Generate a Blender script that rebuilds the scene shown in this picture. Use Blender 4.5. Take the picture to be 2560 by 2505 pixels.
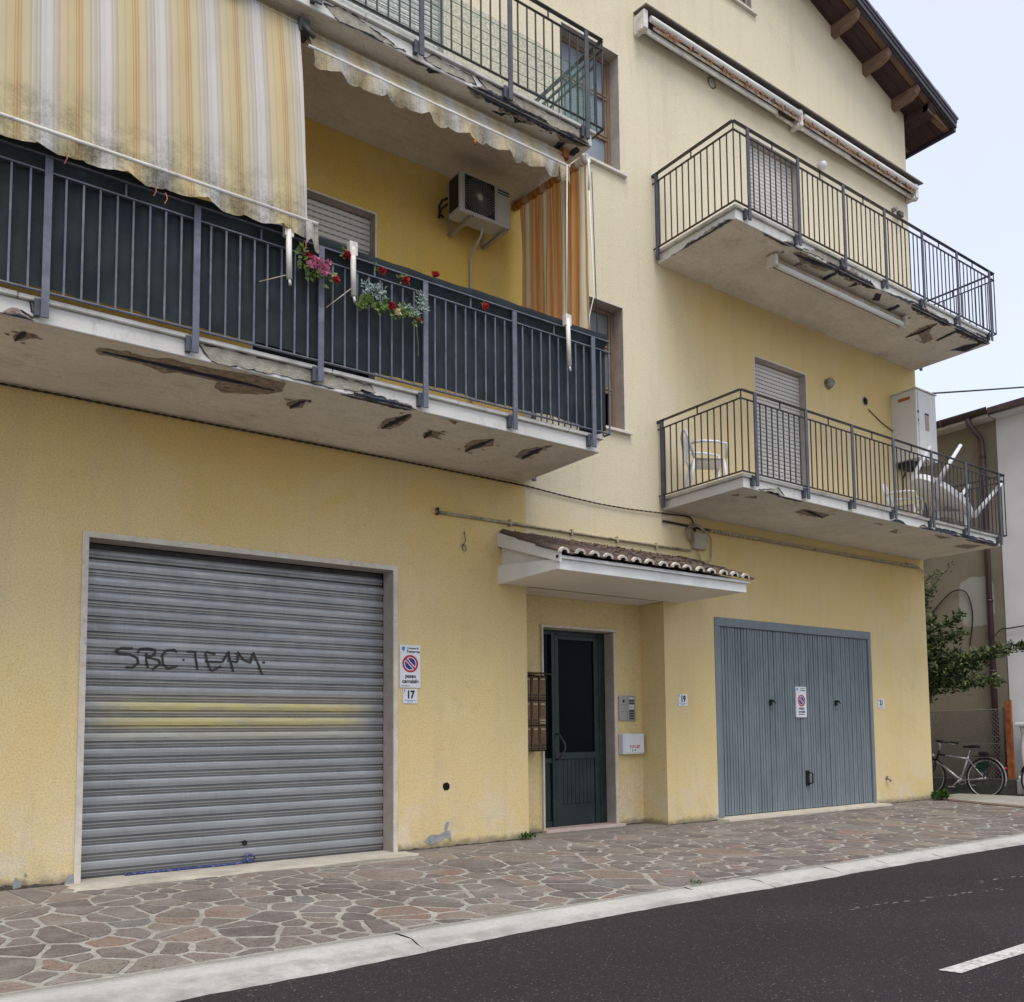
import bpy, bmesh, math, random
from mathutils import Vector, Matrix
random.seed(7)
rad = math.radians
for o in list(bpy.data.objects): bpy.data.objects.remove(o)
scn = bpy.context.scene
COL = scn.collection

# ---------------------------------------------------------------- camera
cam_d = bpy.data.cameras.new('camera'); cam = bpy.data.objects.new('camera', cam_d); COL.objects.link(cam)
scn.camera = cam
YAW, PIT, ROL = 0.6855, 0.077, -0.0166
fw = Vector((math.sin(YAW)*math.cos(PIT), math.cos(YAW)*math.cos(PIT), math.sin(PIT)))
rt = Vector((math.cos(YAW), -math.sin(YAW), 0)); up = rt.cross(fw)
rt2 = rt*math.cos(ROL) + up*math.sin(ROL); up2 = -rt*math.sin(ROL) + up*math.cos(ROL)
M3 = Matrix((rt2, up2, -fw)).transposed()
cam.matrix_world = Matrix.Translation((0, -7.9649, 1.0102)) @ M3.to_4x4()
cam_d.sensor_width = 36; cam_d.sensor_fit = 'HORIZONTAL'; cam_d.lens = 2340.58/2560*36
cam_d.shift_x = 0.5 - 1495.94/2560; cam_d.shift_y = (1665.83 - 1252.5)/2560
cam_d.clip_start = 0.05; cam_d.clip_end = 2000

# ---------------------------------------------------------------- world, sun, exposure
w = bpy.data.worlds.new('World'); scn.world = w; w.use_nodes = True
wn = w.node_tree; wn.nodes.clear()
sky = wn.nodes.new('ShaderNodeTexSky'); sky.sky_type = 'NISHITA'; sky.sun_disc = False
SUN_EL, SUN_AZ = rad(66), rad(200)      # azimuth clockwise from +Y
sky.sun_elevation = SUN_EL; sky.sun_rotation = SUN_AZ
sky.air_density = 1.0; sky.dust_density = 3.0
bg1 = wn.nodes.new('ShaderNodeBackground'); bg1.inputs[1].default_value = 0.05
bg2 = wn.nodes.new('ShaderNodeBackground'); bg2.inputs[0].default_value = (0.80, 0.86, 1.0, 1); bg2.inputs[1].default_value = 0.645
wtc = wn.nodes.new('ShaderNodeTexCoord'); wno = wn.nodes.new('ShaderNodeTexNoise'); wno.inputs['Scale'].default_value = 1.6; wno.inputs['Detail'].default_value = 5
wcr = wn.nodes.new('ShaderNodeValToRGB'); wcr.color_ramp.elements[0].position = 0.3; wcr.color_ramp.elements[0].color = (0.80, 0.845, 0.99, 1)
wcr.color_ramp.elements[1].position = 0.7; wcr.color_ramp.elements[1].color = (0.91, 0.93, 1.0, 1)
wn.links.new(wtc.outputs['Generated'], wno.inputs['Vector']); wn.links.new(wno.outputs['Fac'], wcr.inputs[0]); wn.links.new(wcr.outputs[0], bg2.inputs[0])
wmx = wn.nodes.new('ShaderNodeAddShader'); wo = wn.nodes.new('ShaderNodeOutputWorld')
wn.links.new(sky.outputs[0], bg1.inputs[0]); wn.links.new(bg1.outputs[0], wmx.inputs[0]); wn.links.new(bg2.outputs[0], wmx.inputs[1]); wn.links.new(wmx.outputs[0], wo.inputs[0])
sd = bpy.data.lights.new('sun', 'SUN'); sd.energy = 2.0; sd.angle = rad(34); sd.color = (1, 0.96, 0.9)
so = bpy.data.objects.new('sun', sd); COL.objects.link(so)
sdir = Vector((math.sin(SUN_AZ)*math.cos(SUN_EL), math.cos(SUN_AZ)*math.cos(SUN_EL), math.sin(SUN_EL)))
so.rotation_euler = sdir.to_track_quat('Z', 'Y').to_euler(); so.location = (0, -6, 20)
scn.view_settings.view_transform = 'Standard'; scn.view_settings.look = 'None'
scn.view_settings.exposure = 0.44; scn.view_settings.gamma = 1.0; scn.view_settings.use_curve_mapping = False
scn.render.engine = 'CYCLES'

# ---------------------------------------------------------------- materials
class NT:
    def __init__(s, name, rough=0.8, metal=0.0, spec=0.3):
        s.m = bpy.data.materials.new(name); s.m.use_nodes = True; s.t = s.m.node_tree; s.n = s.t.nodes
        s.b = s.n['Principled BSDF']; s.b.inputs['Roughness'].default_value = rough; s.b.inputs['Metallic'].default_value = metal
        s.b.inputs['Specular IOR Level'].default_value = spec
        s._pos = None
    def new(s, t, **k):
        n = s.n.new(t)
        for a, v in k.items(): setattr(n, a, v)
        return n
    def link(s, a, b): s.t.links.new(a, b)
    def pos(s, obj=False):
        if s._pos is None:
            s._pos = s.new('ShaderNodeTexCoord').outputs['Object'] if obj else s.new('ShaderNodeNewGeometry').outputs['Position']
        return s._pos
    def xyz(s):
        n = s.new('ShaderNodeSeparateXYZ'); s.link(s.pos(), n.inputs[0]); return n.outputs
    def noise(s, scale, detail=4, rough=0.55, stretch=None, dist=0.0, off=None):
        n = s.new('ShaderNodeTexNoise'); n.inputs['Scale'].default_value = scale; n.inputs['Detail'].default_value = detail
        n.inputs['Roughness'].default_value = rough; n.inputs['Distortion'].default_value = dist
        v = s.pos()
        if stretch or off:
            mp = s.new('ShaderNodeMapping'); mp.inputs['Scale'].default_value = stretch or (1, 1, 1); mp.inputs['Location'].default_value = off or (0, 0, 0)
            s.link(v, mp.inputs[0]); v = mp.outputs[0]
        s.link(v, n.inputs['Vector']); return n.outputs['Fac']
    def ramp(s, fac, stops, interp='LINEAR'):
        r = s.new('ShaderNodeValToRGB'); r.color_ramp.interpolation = interp
        e = r.color_ramp.elements
        while len(e) < len(stops): e.new(0.5)
        for i, (p, c) in enumerate(stops):
            e[i].position = p; e[i].color = (c, c, c, 1) if isinstance(c, (int, float)) else (*c, 1)
        s.link(fac, r.inputs[0]); return r.outputs[0]
    def math(s, op, a, b=None, c=None, clamp=False):
        n = s.new('ShaderNodeMath', operation=op, use_clamp=clamp)
        for i, x in enumerate((a, b, c)):
            if x is None: continue
            if isinstance(x, (int, float)): n.inputs[i].default_value = x
            else: s.link(x, n.inputs[i])
        return n.outputs[0]
    def mix(s, fac, a, b, bt='MIX'):
        n = s.new('ShaderNodeMix', data_type='RGBA', blend_type=bt)
        if isinstance(fac, (int, float)): n.inputs[0].default_value = fac
        else: s.link(fac, n.inputs[0])
        for i, x in ((6, a), (7, b)):
            if isinstance(x, tuple): n.inputs[i].default_value = (*x, 1)
            else: s.link(x, n.inputs[i])
        return n.outputs[2]
    def sstep(s, v, a, b):
        n = s.new('ShaderNodeMapRange', interpolation_type='SMOOTHSTEP'); s.link(v, n.inputs[0])
        n.inputs[1].default_value = a; n.inputs[2].default_value = b; return n.outputs[0]
    def color(s, c):
        if isinstance(c, tuple): s.b.inputs['Base Color'].default_value = (*c, 1)
        else: s.link(c, s.b.inputs['Base Color'])
    def bump(s, h, strength=0.3, dist=0.01):
        n = s.new('ShaderNodeBump'); n.inputs['Strength'].default_value = strength; n.inputs['Distance'].default_value = dist
        s.link(h, n.inputs['Height']); s.link(n.outputs[0], s.b.inputs['Normal'])

def simple(name, c, rough=0.6, metal=0.0, var=0.15, sc=8, bump=0.0, spec=0.3, bsc=60, dirt=None, dirtamt=0.0):
    t = NT(name, rough, metal, spec)
    f = t.noise(sc, 5)
    dk = tuple(x*(1-var) for x in c); lt = tuple(min(1, x*(1+var)) for x in c)
    col = t.mix(t.ramp(f, [(0.3, 0), (0.7, 1)]), dk, lt)
    if dirt:
        d = t.ramp(t.noise(sc*0.7, 6, 0.7, off=(5, 3, 1)), [(0.5, 0), (0.72, dirtamt)])
        col = t.mix(d, col, dirt)
    t.color(col)
    if bump: t.bump(t.noise(bsc, 3), bump, 0.01)
    return t.m

def stucco_mat():
    t = NT('painted_stucco', 0.92, spec=0.15)
    X, Y, Z = t.xyz()
    Zn = t.math('ADD', Z, t.math('MULTIPLY', t.math('SUBTRACT', t.noise(0.9, 4), 0.5), 1.1))
    yel = (0.70, 0.55, 0.265); pale = (0.69, 0.625, 0.46); deep = (0.68, 0.47, 0.11)
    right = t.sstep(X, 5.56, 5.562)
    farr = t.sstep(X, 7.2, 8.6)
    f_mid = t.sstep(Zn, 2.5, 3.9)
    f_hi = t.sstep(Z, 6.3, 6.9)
    fade_shade = t.math('MULTIPLY', f_mid, t.math('SUBTRACT', 1.0, t.math('MULTIPLY', farr, t.math('MULTIPLY', 0.78, t.math('SUBTRACT', 1.0, f_hi)))))  # fading by height; held back under the upper slab to colour in its shade
    up_r = t.mix(fade_shade, yel, pale)
    up_l = t.mix(t.math('MULTIPLY', t.sstep(Z, 3.78, 3.80), t.math('SUBTRACT', 1.0, t.sstep(Z, 6.8, 6.82))), t.mix(t.sstep(Z, 6.8, 6.82), yel, pale), deep)
    col = t.mix(right, up_l, up_r)
    # ochre of less faded paint, also painting in the warm shade under balconies
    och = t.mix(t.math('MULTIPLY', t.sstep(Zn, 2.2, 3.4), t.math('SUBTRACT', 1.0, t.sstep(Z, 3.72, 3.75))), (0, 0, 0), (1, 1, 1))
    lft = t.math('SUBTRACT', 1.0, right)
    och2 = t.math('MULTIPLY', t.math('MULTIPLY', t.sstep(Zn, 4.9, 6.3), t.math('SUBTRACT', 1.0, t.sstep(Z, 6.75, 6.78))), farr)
    ochre_shade = t.math('ADD', t.math('MULTIPLY', och, t.math('ADD', lft, farr, clamp=True)), och2, clamp=True)
    col = t.mix(t.math('MULTIPLY', ochre_shade, 0.75), col, (0.66, 0.475, 0.165))
    # blotches and sun-faded clouds
    col = t.mix(t.ramp(t.noise(1.3, 5, 0.6), [(0.35, 0), (0.7, 0.45)]), col, t.mix(0.4, col, (0.66, 0.57, 0.38)))
    base = t.math('MULTIPLY', t.math('SUBTRACT', 1.0, t.sstep(Z, 0.1, 1.0)), t.ramp(t.noise(3.2, 6, 0.65), [(0.45, 0), (0.62, 0.6)]))
    col = t.mix(base, col, (0.68, 0.60, 0.50))
    # large repairs and repainted areas with soft torn borders
    rp = t.ramp(t.noise(0.55, 7, 0.6, dist=0.8, off=(7, 1, 2)), [(0.50, 0), (0.53, 0.35)])
    col = t.mix(rp, col, t.mix(0.35, col, (0.74, 0.66, 0.47)))
    hc = t.ramp(t.noise(0.9, 10, 0.65, dist=2.0, off=(1, 5, 9)), [(0.4965, 0), (0.5, 0.45), (0.5035, 0)])
    col = t.mix(t.math('MULTIPLY', hc, t.ramp(t.noise(0.8, 3, off=(4, 4, 4)), [(0.5, 0), (0.62, 1)])), col, (0.30, 0.24, 0.14))
    dm = t.math('MULTIPLY', t.math('SUBTRACT', 1.0, t.sstep(Z, 0.0, 0.55)), t.ramp(t.noise(5, 7, 0.75, off=(0, 2, 8)), [(0.48, 0), (0.64, 0.38)]))
    col = t.mix(dm, col, (0.40, 0.34, 0.25))
    # rain streaks
    st = t.ramp(t.noise(1.0, 6, 0.7, stretch=(5, 1, 0.5), dist=0.6), [(0.50, 0), (0.78, 0.32)])
    col = t.mix(st, col, (0.42, 0.37, 0.27))
    # darker with an uneven edge at the wall foot
    gl = t.math('MULTIPLY', t.math('SUBTRACT', 1.0, t.sstep(t.math('ADD', Z, t.math('MULTIPLY', t.noise(12, 5), -0.12)), -0.05, 0.03)), 0.75)
    col = t.mix(gl, col, (0.16, 0.14, 0.10))
    # cracked, flaking render
    cr = t.ramp(t.noise(2.3, 9, 0.75, dist=1.2, off=(2, 0, 4)), [(0.493, 0), (0.5, 0.30), (0.507, 0)])
    crm = t.math('MULTIPLY', cr, t.math('MULTIPLY', t.math('SUBTRACT', 1.0, t.sstep(Z, 0.9, 1.7)), 0.5))
    col = t.mix(crm, col, (0.30, 0.24, 0.14))
    sp = t.ramp(t.noise(75, 4, 0.75), [(0.32, 0.72), (0.5, 0.98), (0.68, 1.08)])
    col = t.mix(1.0, col, sp, 'MULTIPLY')
    spots = t.ramp(t.noise(7, 3, 0.5, off=(9, 2, 3)), [(0.79, 0), (0.81, 0.5)])
    col = t.mix(spots, col, (0.2, 0.16, 0.1))
    t.color(col)
    h = t.math('ADD', t.math('MULTIPLY', t.noise(85, 3, 0.6), 1.0), t.math('MULTIPLY', t.noise(14, 4), 0.8))
    t.bump(h, 0.4, 0.012)
    return t.m

def slab_under_mat():
    t = NT('slab_render', 0.9, spec=0.1)
    c = t.mix(t.ramp(t.noise(1.5, 5), [(0.3, 0), (0.7, 1)]), (0.64, 0.60, 0.525), (0.75, 0.71, 0.635))
    c = t.mix(t.ramp(t.noise(6, 6, 0.7, stretch=(1, 6, 1)), [(0.5, 0), (0.8, 0.35)]), c, (0.25, 0.22, 0.18))
    c = t.mix(t.ramp(t.noise(40, 3), [(0.3, 0.15), (0.6, 0)]), c, (0.25, 0.22, 0.18))
    c = t.mix(t.ramp(t.noise(1.4, 9, 0.7, dist=1.5, off=(3, 3, 3)), [(0.494, 0), (0.5, 0.5), (0.506, 0)]), c, (0.22, 0.18, 0.14))
    c = t.mix(t.ramp(t.noise(2.1, 6, 0.7, off=(8, 1, 3)), [(0.56, 0), (0.70, 0.35)]), c, (0.36, 0.26, 0.17))
    t.color(c); t.bump(t.noise(35, 4), 0.3, 0.01); return t.m

def fascia_mat():
    t = NT('slab_fascia_paint', 0.85, spec=0.15)
    c = t.mix(t.ramp(t.noise(2.2, 5), [(0.3, 0), (0.7, 1)]), (0.58, 0.57, 0.53), (0.70, 0.69, 0.65))
    c = t.mix(t.ramp(t.noise(3, 7, 0.75, stretch=(3, 3, 1)), [(0.55, 0), (0.72, 0.55)]), c, (0.33, 0.30, 0.24))
    c = t.mix(t.ramp(t.noise(5, 8, 0.8, off=(3, 8, 1)), [(0.66, 0), (0.68, 0.8)]), c, (0.12, 0.11, 0.10))
    t.color(c); t.bump(t.noise(50, 4), 0.25, 0.01); return t.m

def stone_mat(name, c1, c2, dirt):
    t = NT(name, 0.75, spec=0.25)
    c = t.mix(t.ramp(t.noise(6, 6, 0.65), [(0.3, 0), (0.7, 1)]), c1, c2)
    c = t.mix(t.ramp(t.noise(22, 6, 0.75), [(0.55, 0), (0.7, 0.6)]), c, dirt)
    t.color(c); t.bump(t.noise(60, 3), 0.15, 0.01); return t.m

def porphyry(name, a, b):
    t = NT(name, 0.72, spec=0.25)
    oi = t.new('ShaderNodeObjectInfo').outputs['Random']
    hue = t.ramp(oi, [(0.0, a), (0.35, b), (0.6, tuple(x*0.85 for x in a)), (0.75, (0.175, 0.148, 0.118)), (0.88, (0.19, 0.118, 0.085)), (0.95, (0.19, 0.16, 0.12)), (1.0, (0.125, 0.125, 0.118))])
    c = t.mix(t.ramp(t.noise(7, 6, 0.6), [(0.3, 0), (0.7, 1)]), hue, t.mix(0.35, hue, (0.24, 0.21, 0.19)))
    c = t.mix(t.ramp(t.noise(45, 5, 0.85), [(0.40, 0.75), (0.5, 0), (0.62, 0)]), c, (0.04, 0.033, 0.033))
    c = t.mix(t.ramp(t.noise(150, 3, 0.8, off=(3, 3, 3)), [(0.56, 0), (0.68, 0.6)]), c, (0.40, 0.34, 0.31))
    c = t.mix(t.ramp(t.noise(1.6, 6, 0.7), [(0.45, 0), (0.75, 0.4)]), c, (0.33, 0.31, 0.29))
    c = t.mix(t.math('MULTIPLY', t.sstep(t.xyz()[1], -1.3, 0.1), 0.35), c, (0.27, 0.245, 0.23))
    t.color(c); t.bump(t.math('ADD', t.noise(18, 5), t.math('MULTIPLY', t.noise(90, 3), 0.4)), 0.45, 0.012); return t.m

def mortar_mat():
    t = NT('pavement_mortar', 0.9, spec=0.1)
    c = t.mix(t.ramp(t.noise(2.2, 6), [(0.3, 0), (0.7, 1)]), (0.29, 0.28, 0.25), (0.42, 0.41, 0.37))
    c = t.mix(t.ramp(t.noise(30, 5, 0.7), [(0.4, 0.6), (0.6, 0)]), c, (0.16, 0.145, 0.12))
    c = t.mix(t.ramp(t.noise(4, 6, 0.7, off=(6, 6, 6)), [(0.45, 0), (0.65, 0.55)]), c, (0.20, 0.185, 0.155))
    c = t.mix(t.math('MULTIPLY', t.sstep(t.math('ADD', t.xyz()[1], t.math('MULTIPLY', t.noise(3, 5), 0.8)), -0.3, 0.3), 0.7), c, (0.24, 0.22, 0.18))
    t.color(c); t.bump(t.noise(60, 4), 0.4, 0.008); return t.m

def asphalt_mat():
    t = NT('asphalt', 0.9, spec=0.12)
    c = t.mix(t.ramp(t.noise(0.7, 6, 0.6), [(0.3, 0), (0.7, 1)]), (0.017, 0.0145, 0.0165), (0.029, 0.0255, 0.028))
    v = t.new('ShaderNodeTexVoronoi'); v.inputs['Scale'].default_value = 95; t.link(t.pos(), v.inputs['Vector'])
    vs = t.new('ShaderNodeSeparateColor'); t.link(v.outputs['Color'], vs.inputs[0])
    d = t.ramp(v.outputs['Distance'], [(0.25, 1), (0.5, 0)])
    c = t.mix(t.math('MULTIPLY', d, t.ramp(vs.outputs[0], [(0.82, 0), (0.90, 0.35), (0.97, 0.5), (0.985, 0.8)])), c, (0.24, 0.215, 0.19))
    c = t.mix(t.ramp(t.noise(170, 3, 0.7), [(0.48, 0), (0.7, 0.5)]), c, (0.13, 0.115, 0.11))
    v2 = t.new('ShaderNodeTexVoronoi'); v2.inputs['Scale'].default_value = 38; t.link(t.pos(), v2.inputs['Vector'])
    vs2 = t.new('ShaderNodeSeparateColor'); t.link(v2.outputs['Color'], vs2.inputs[0])
    d2 = t.ramp(v2.outputs['Distance'], [(0.12, 1), (0.25, 0)])
    c = t.mix(t.math('MULTIPLY', d2, t.ramp(vs2.outputs[1], [(0.90, 0), (0.92, 0.5), (0.99, 0.8)])), c, (0.26, 0.24, 0.22))
    tr_ = t.ramp(t.noise(0.5, 4, 0.6, stretch=(0.25, 3.2, 1)), [(0.42, 0), (0.62, 0.45)])
    c = t.mix(tr_, c, (0.034, 0.030, 0.031))
    t.color(c)
    h = t.math('ADD', t.noise(120, 3, 0.7), t.math('MULTIPLY', d, 0.7))
    t.bump(h, 0.8, 0.008); return t.m

def kerb_mat():
    t = NT('kerb_concrete', 0.85, spec=0.2)
    c = t.mix(t.ramp(t.noise(1.8, 6), [(0.3, 0), (0.7, 1)]), (0.36, 0.35, 0.325), (0.47, 0.465, 0.435))
    c = t.mix(t.ramp(t.noise(40, 6, 0.8), [(0.45, 0), (0.65, 0.6)]), c, (0.27, 0.26, 0.235))
    c = t.mix(t.ramp(t.noise(11, 8, 0.8, off=(1, 4, 6)), [(0.68, 0), (0.72, 0.6)]), c, (0.2, 0.19, 0.17))
    c = t.mix(t.math('MULTIPLY', t.math('SUBTRACT', 1.0, t.sstep(t.math('ADD', t.xyz()[1], t.math('MULTIPLY', t.noise(5, 5), 0.12)), -3.40, -3.32)), t.ramp(t.noise(9, 5), [(0.35, 0.1), (0.65, 0.6)])), c, (0.18, 0.17, 0.155))
    t.color(c); t.bump(t.noise(70, 4), 0.3, 0.006); return t.m

def shutter_metal():
    t = NT('galvanised_slats', 0.42, 0.55, 0.5)
    X, Y, Z = t.xyz()
    c = t.mix(t.ramp(t.noise(1.2, 6, 0.65, stretch=(1, 1, 4)), [(0.3, 0), (0.7, 1)]), (0.265, 0.275, 0.285), (0.385, 0.398, 0.408))
    # fine vertical brushing / oxide streaks
    c = t.mix(t.ramp(t.noise(3, 5, 0.8, stretch=(22, 1, 1)), [(0.55, 0), (0.72, 0.35)]), c, (0.50, 0.53, 0.57))
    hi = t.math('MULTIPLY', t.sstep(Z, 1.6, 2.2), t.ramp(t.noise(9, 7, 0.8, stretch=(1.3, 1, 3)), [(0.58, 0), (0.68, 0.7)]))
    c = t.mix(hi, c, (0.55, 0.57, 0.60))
    # two worn bands of yellow spray paint and faint overspray
    def band(z0, x0, x1, h, amt):
        zz = t.math('ABSOLUTE', t.math('SUBTRACT', Z, z0))
        a = t.math('SUBTRACT', 1.0, t.sstep(zz, h*0.75, h))
        b = t.math('MULTIPLY', t.sstep(X, x0, x0+0.5), t.math('SUBTRACT', 1.0, t.sstep(X, x1-0.35, x1)))
        n = t.ramp(t.noise(2.5, 4, stretch=(1, 1, 5)), [(0.25, 0.35), (0.6, 1)])
        return t.math('MULTIPLY', t.math('MULTIPLY', t.math('MULTIPLY', a, b), n), amt)
    c = t.mix(band(1.32, 1.50, 3.98, 0.046, 0.95), c, (0.62, 0.53, 0.22))
    c = t.mix(band(1.195, 1.38, 3.93, 0.046, 0.95), c, (0.62, 0.53, 0.22))
    c = t.mix(band(1.25, 1.35, 4.0, 0.22, 0.40), c, (0.55, 0.50, 0.26))
    c = t.mix(t.ramp(t.noise(14, 7, 0.8), [(0.62, 0), (0.7, 0.5)]), c, (0.14, 0.13, 0.12))
    ph = t.math('FRACT', t.math('MULTIPLY', t.math('SUBTRACT', Z, 0.01), 1.0/0.1235))
    gd_ = t.ramp(ph, [(0.0, 0.5), (0.05, 0.4), (0.09, 0), (0.12, 0.4), (0.2, 0.45), (0.235, 0.0), (0.31, 0), (0.35, 0.5), (0.43, 0.5), (0.47, 0), (0.94, 0), (0.97, 0.4), (1.0, 0.5)])
    c = t.mix(t.math('MULTIPLY', gd_, t.ramp(t.noise(2, 6, 0.8, stretch=(1.5, 1, 12)), [(0.25, 0.35), (0.55, 1)])), c, (0.035, 0.033, 0.032))
    tan = t.ramp(ph, [(0.05, 0), (0.1, 0.4), (0.24, 0.5), (0.33, 0.4), (0.36, 0)])
    c = t.mix(tan, c, (0.30, 0.275, 0.23))
    t.color(c)
    t.link(t.ramp(t.noise(8, 4), [(0.3, 0.35), (0.7, 0.6)]), t.b.inputs['Roughness'])
    return t.m

def door_paint():
    t = NT('grey_blue_door_paint', 0.55, 0.0, 0.4)
    c = t.mix(t.ramp(t.noise(2, 6, 0.7, stretch=(1.6, 1, 0.6)), [(0.3, 0), (0.7, 1)]), (0.125, 0.155, 0.172), (0.20, 0.238, 0.255))
    c = t.mix(t.ramp(t.noise(9, 7, 0.8), [(0.6, 0), (0.72, 0.45)]), c, (0.30, 0.34, 0.36))
    c = t.mix(t.ramp(t.noise(25, 5, 0.8, off=(5, 5, 5)), [(0.66, 0), (0.7, 0.7)]), c, (0.06, 0.06, 0.06))
    t.color(c); t.bump(t.noise(10, 5, stretch=(6, 1, 1)), 0.1, 0.01); return t.m

def awning_fabric(name, axis, period, stops, off=0.0, mildew=None, translucent=0.25):
    t = NT(name, 0.9, spec=0.05)
    a = t.xyz()[axis]
    f = t.math('FRACT', t.math('MULTIPLY', t.math('ADD', a, off), 1.0/period))
    c = t.ramp(f, stops, 'LINEAR')
    c = t.mix(t.ramp(t.noise(2, 5), [(0.3, 0), (0.75, 0.22)]), c, (0.45, 0.42, 0.33))
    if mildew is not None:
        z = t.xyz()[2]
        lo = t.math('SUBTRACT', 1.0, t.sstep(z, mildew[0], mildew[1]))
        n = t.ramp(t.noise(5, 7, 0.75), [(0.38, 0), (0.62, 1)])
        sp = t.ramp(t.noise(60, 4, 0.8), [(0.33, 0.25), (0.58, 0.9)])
        c = t.mix(t.math('MULTIPLY', t.math('MULTIPLY', lo, n), sp), c, (0.07, 0.075, 0.045))  # mildew, deepened low down to paint the valance's shadow as well
    t.color(c)
    t.bump(t.noise(200, 2), 0.1, 0.003)
    # cloth lets some daylight through
    tr = t.new('ShaderNodeBsdfTranslucent'); t.link(c, tr.inputs[0])
    mx = t.new('ShaderNodeMixShader'); mx.inputs[0].default_value = translucent
    out = t.n['Material Output']; t.link(t.b.outputs[0], mx.inputs[1]); t.link(tr.outputs[0], mx.inputs[2]); t.link(mx.outputs[0], out.inputs[0])
    return t.m

def pantile_mat():
    t = NT('weathered_pantile', 0.85, spec=0.15)
    oi = t.new('ShaderNodeObjectInfo').outputs['Random']
    X = t.xyz()[0]
    base = t.ramp(oi, [(0, (0.20, 0.115, 0.085)), (0.5, (0.15, 0.095, 0.08)), (1, (0.25, 0.15, 0.11))])
    c = t.mix(t.ramp(t.noise(9, 6, 0.7), [(0.35, 0), (0.65, 1)]), base, (0.10, 0.085, 0.075))
    moss = t.math('MULTIPLY', t.ramp(t.noise(14, 6, 0.7, off=(3, 1, 1)), [(0.42, 0), (0.6, 1)]), t.sstep(X, 5.6, 6.3))
    c = t.mix(moss, c, (0.022, 0.021, 0.017))
    t.color(c); t.bump(t.noise(30, 5), 0.5, 0.01); return t.m

def wood_mat(name, a, b, sc=(2, 2, 2)):
    t = NT(name, 0.7, spec=0.2)
    c = t.mix(t.ramp(t.noise(4, 6, 0.65, stretch=sc, dist=0.5), [(0.3, 0), (0.7, 1)]), a, b)
    t.color(c); t.bump(t.noise(12, 5, stretch=sc), 0.15, 0.01); return t.m

def glass_mat(name, c, rough, bump=0.0, bsc=40, spec=0.5):
    t = NT(name, rough, 0.0, spec)
    t.color(t.mix(t.ramp(t.noise(3, 3), [(0.3, 0), (0.7, 1)]), c, tuple(x*1.25 for x in c)))
    if bump: t.bump(t.noise(bsc, 2), bump, 0.01)
    return t.m

def net_mat(name, c, cover, sc):
    t = NT(name, 0.8, spec=0.1); t.color(c)
    w1 = t.new('ShaderNodeBsdfTransparent'); mx = t.new('ShaderNodeMixShader')
    f = t.ramp(t.noise(sc, 2, 0.5), [(0.3, max(0, cover-0.25)), (0.7, min(1, cover+0.25))])
    t.link(f, mx.inputs[0]); t.link(w1.outputs[0], mx.inputs[1]); t.link(t.b.outputs[0], mx.inputs[2]); t.link(mx.outputs[0], t.n['Material Output'].inputs[0])
    return t.m

def leaf_mat(name, a, b):
    t = NT(name, 0.5, spec=0.4)
    c = t.mix(t.ramp(t.noise(9, 4, 0.8), [(0.35, 0), (0.65, 1)]), a, b)
    t.color(c)
    tr = t.new('ShaderNodeBsdfTranslucent'); t.link(c, tr.inputs[0]); mx = t.new('ShaderNodeMixShader'); mx.inputs[0].default_value = 0.25
    t.link(t.b.outputs[0], mx.inputs[1]); t.link(tr.outputs[0], mx.inputs[2]); t.link(mx.outputs[0], t.n['Material Output'].inputs[0])
    return t.m

def neigh_mat():
    t = NT('neighbour_render', 0.92, spec=0.1)
    c = t.mix(t.ramp(t.noise(0.8, 6, 0.65), [(0.3, 0), (0.7, 1)]), (0.20, 0.175, 0.13), (0.31, 0.275, 0.205))
    X, Y, Z = t.xyz()
    # patched pale render
    py = t.math('MULTIPLY', t.math('ABSOLUTE', t.math('SUBTRACT', Y, 1.0)), 1.0/0.36)
    pz = t.math('MULTIPLY', t.math('ABSOLUTE', t.math('SUBTRACT', Z, 3.45)), 1.0/0.48)
    d = t.math('ADD', t.math('POWER', py, 4.0), t.math('POWER', pz, 4.0))
    m = t.math('SUBTRACT', 1.0, t.sstep(t.math('ADD', d, t.noise(6, 4)), 1.2, 1.5))
    c = t.mix(t.math('MULTIPLY', m, 0.9), c, (0.42, 0.42, 0.385))
    c = t.mix(t.math('MULTIPLY', t.math('SUBTRACT', 1.0, t.sstep(t.math('ADD', Z, t.math('MULTIPLY', t.noise(2, 5), 1.2)), 1.0, 2.2)), 0.3), c, (0.19, 0.18, 0.16))
    t.color(c); t.bump(t.noise(20, 5), 0.3, 0.01); return t.m

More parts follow.
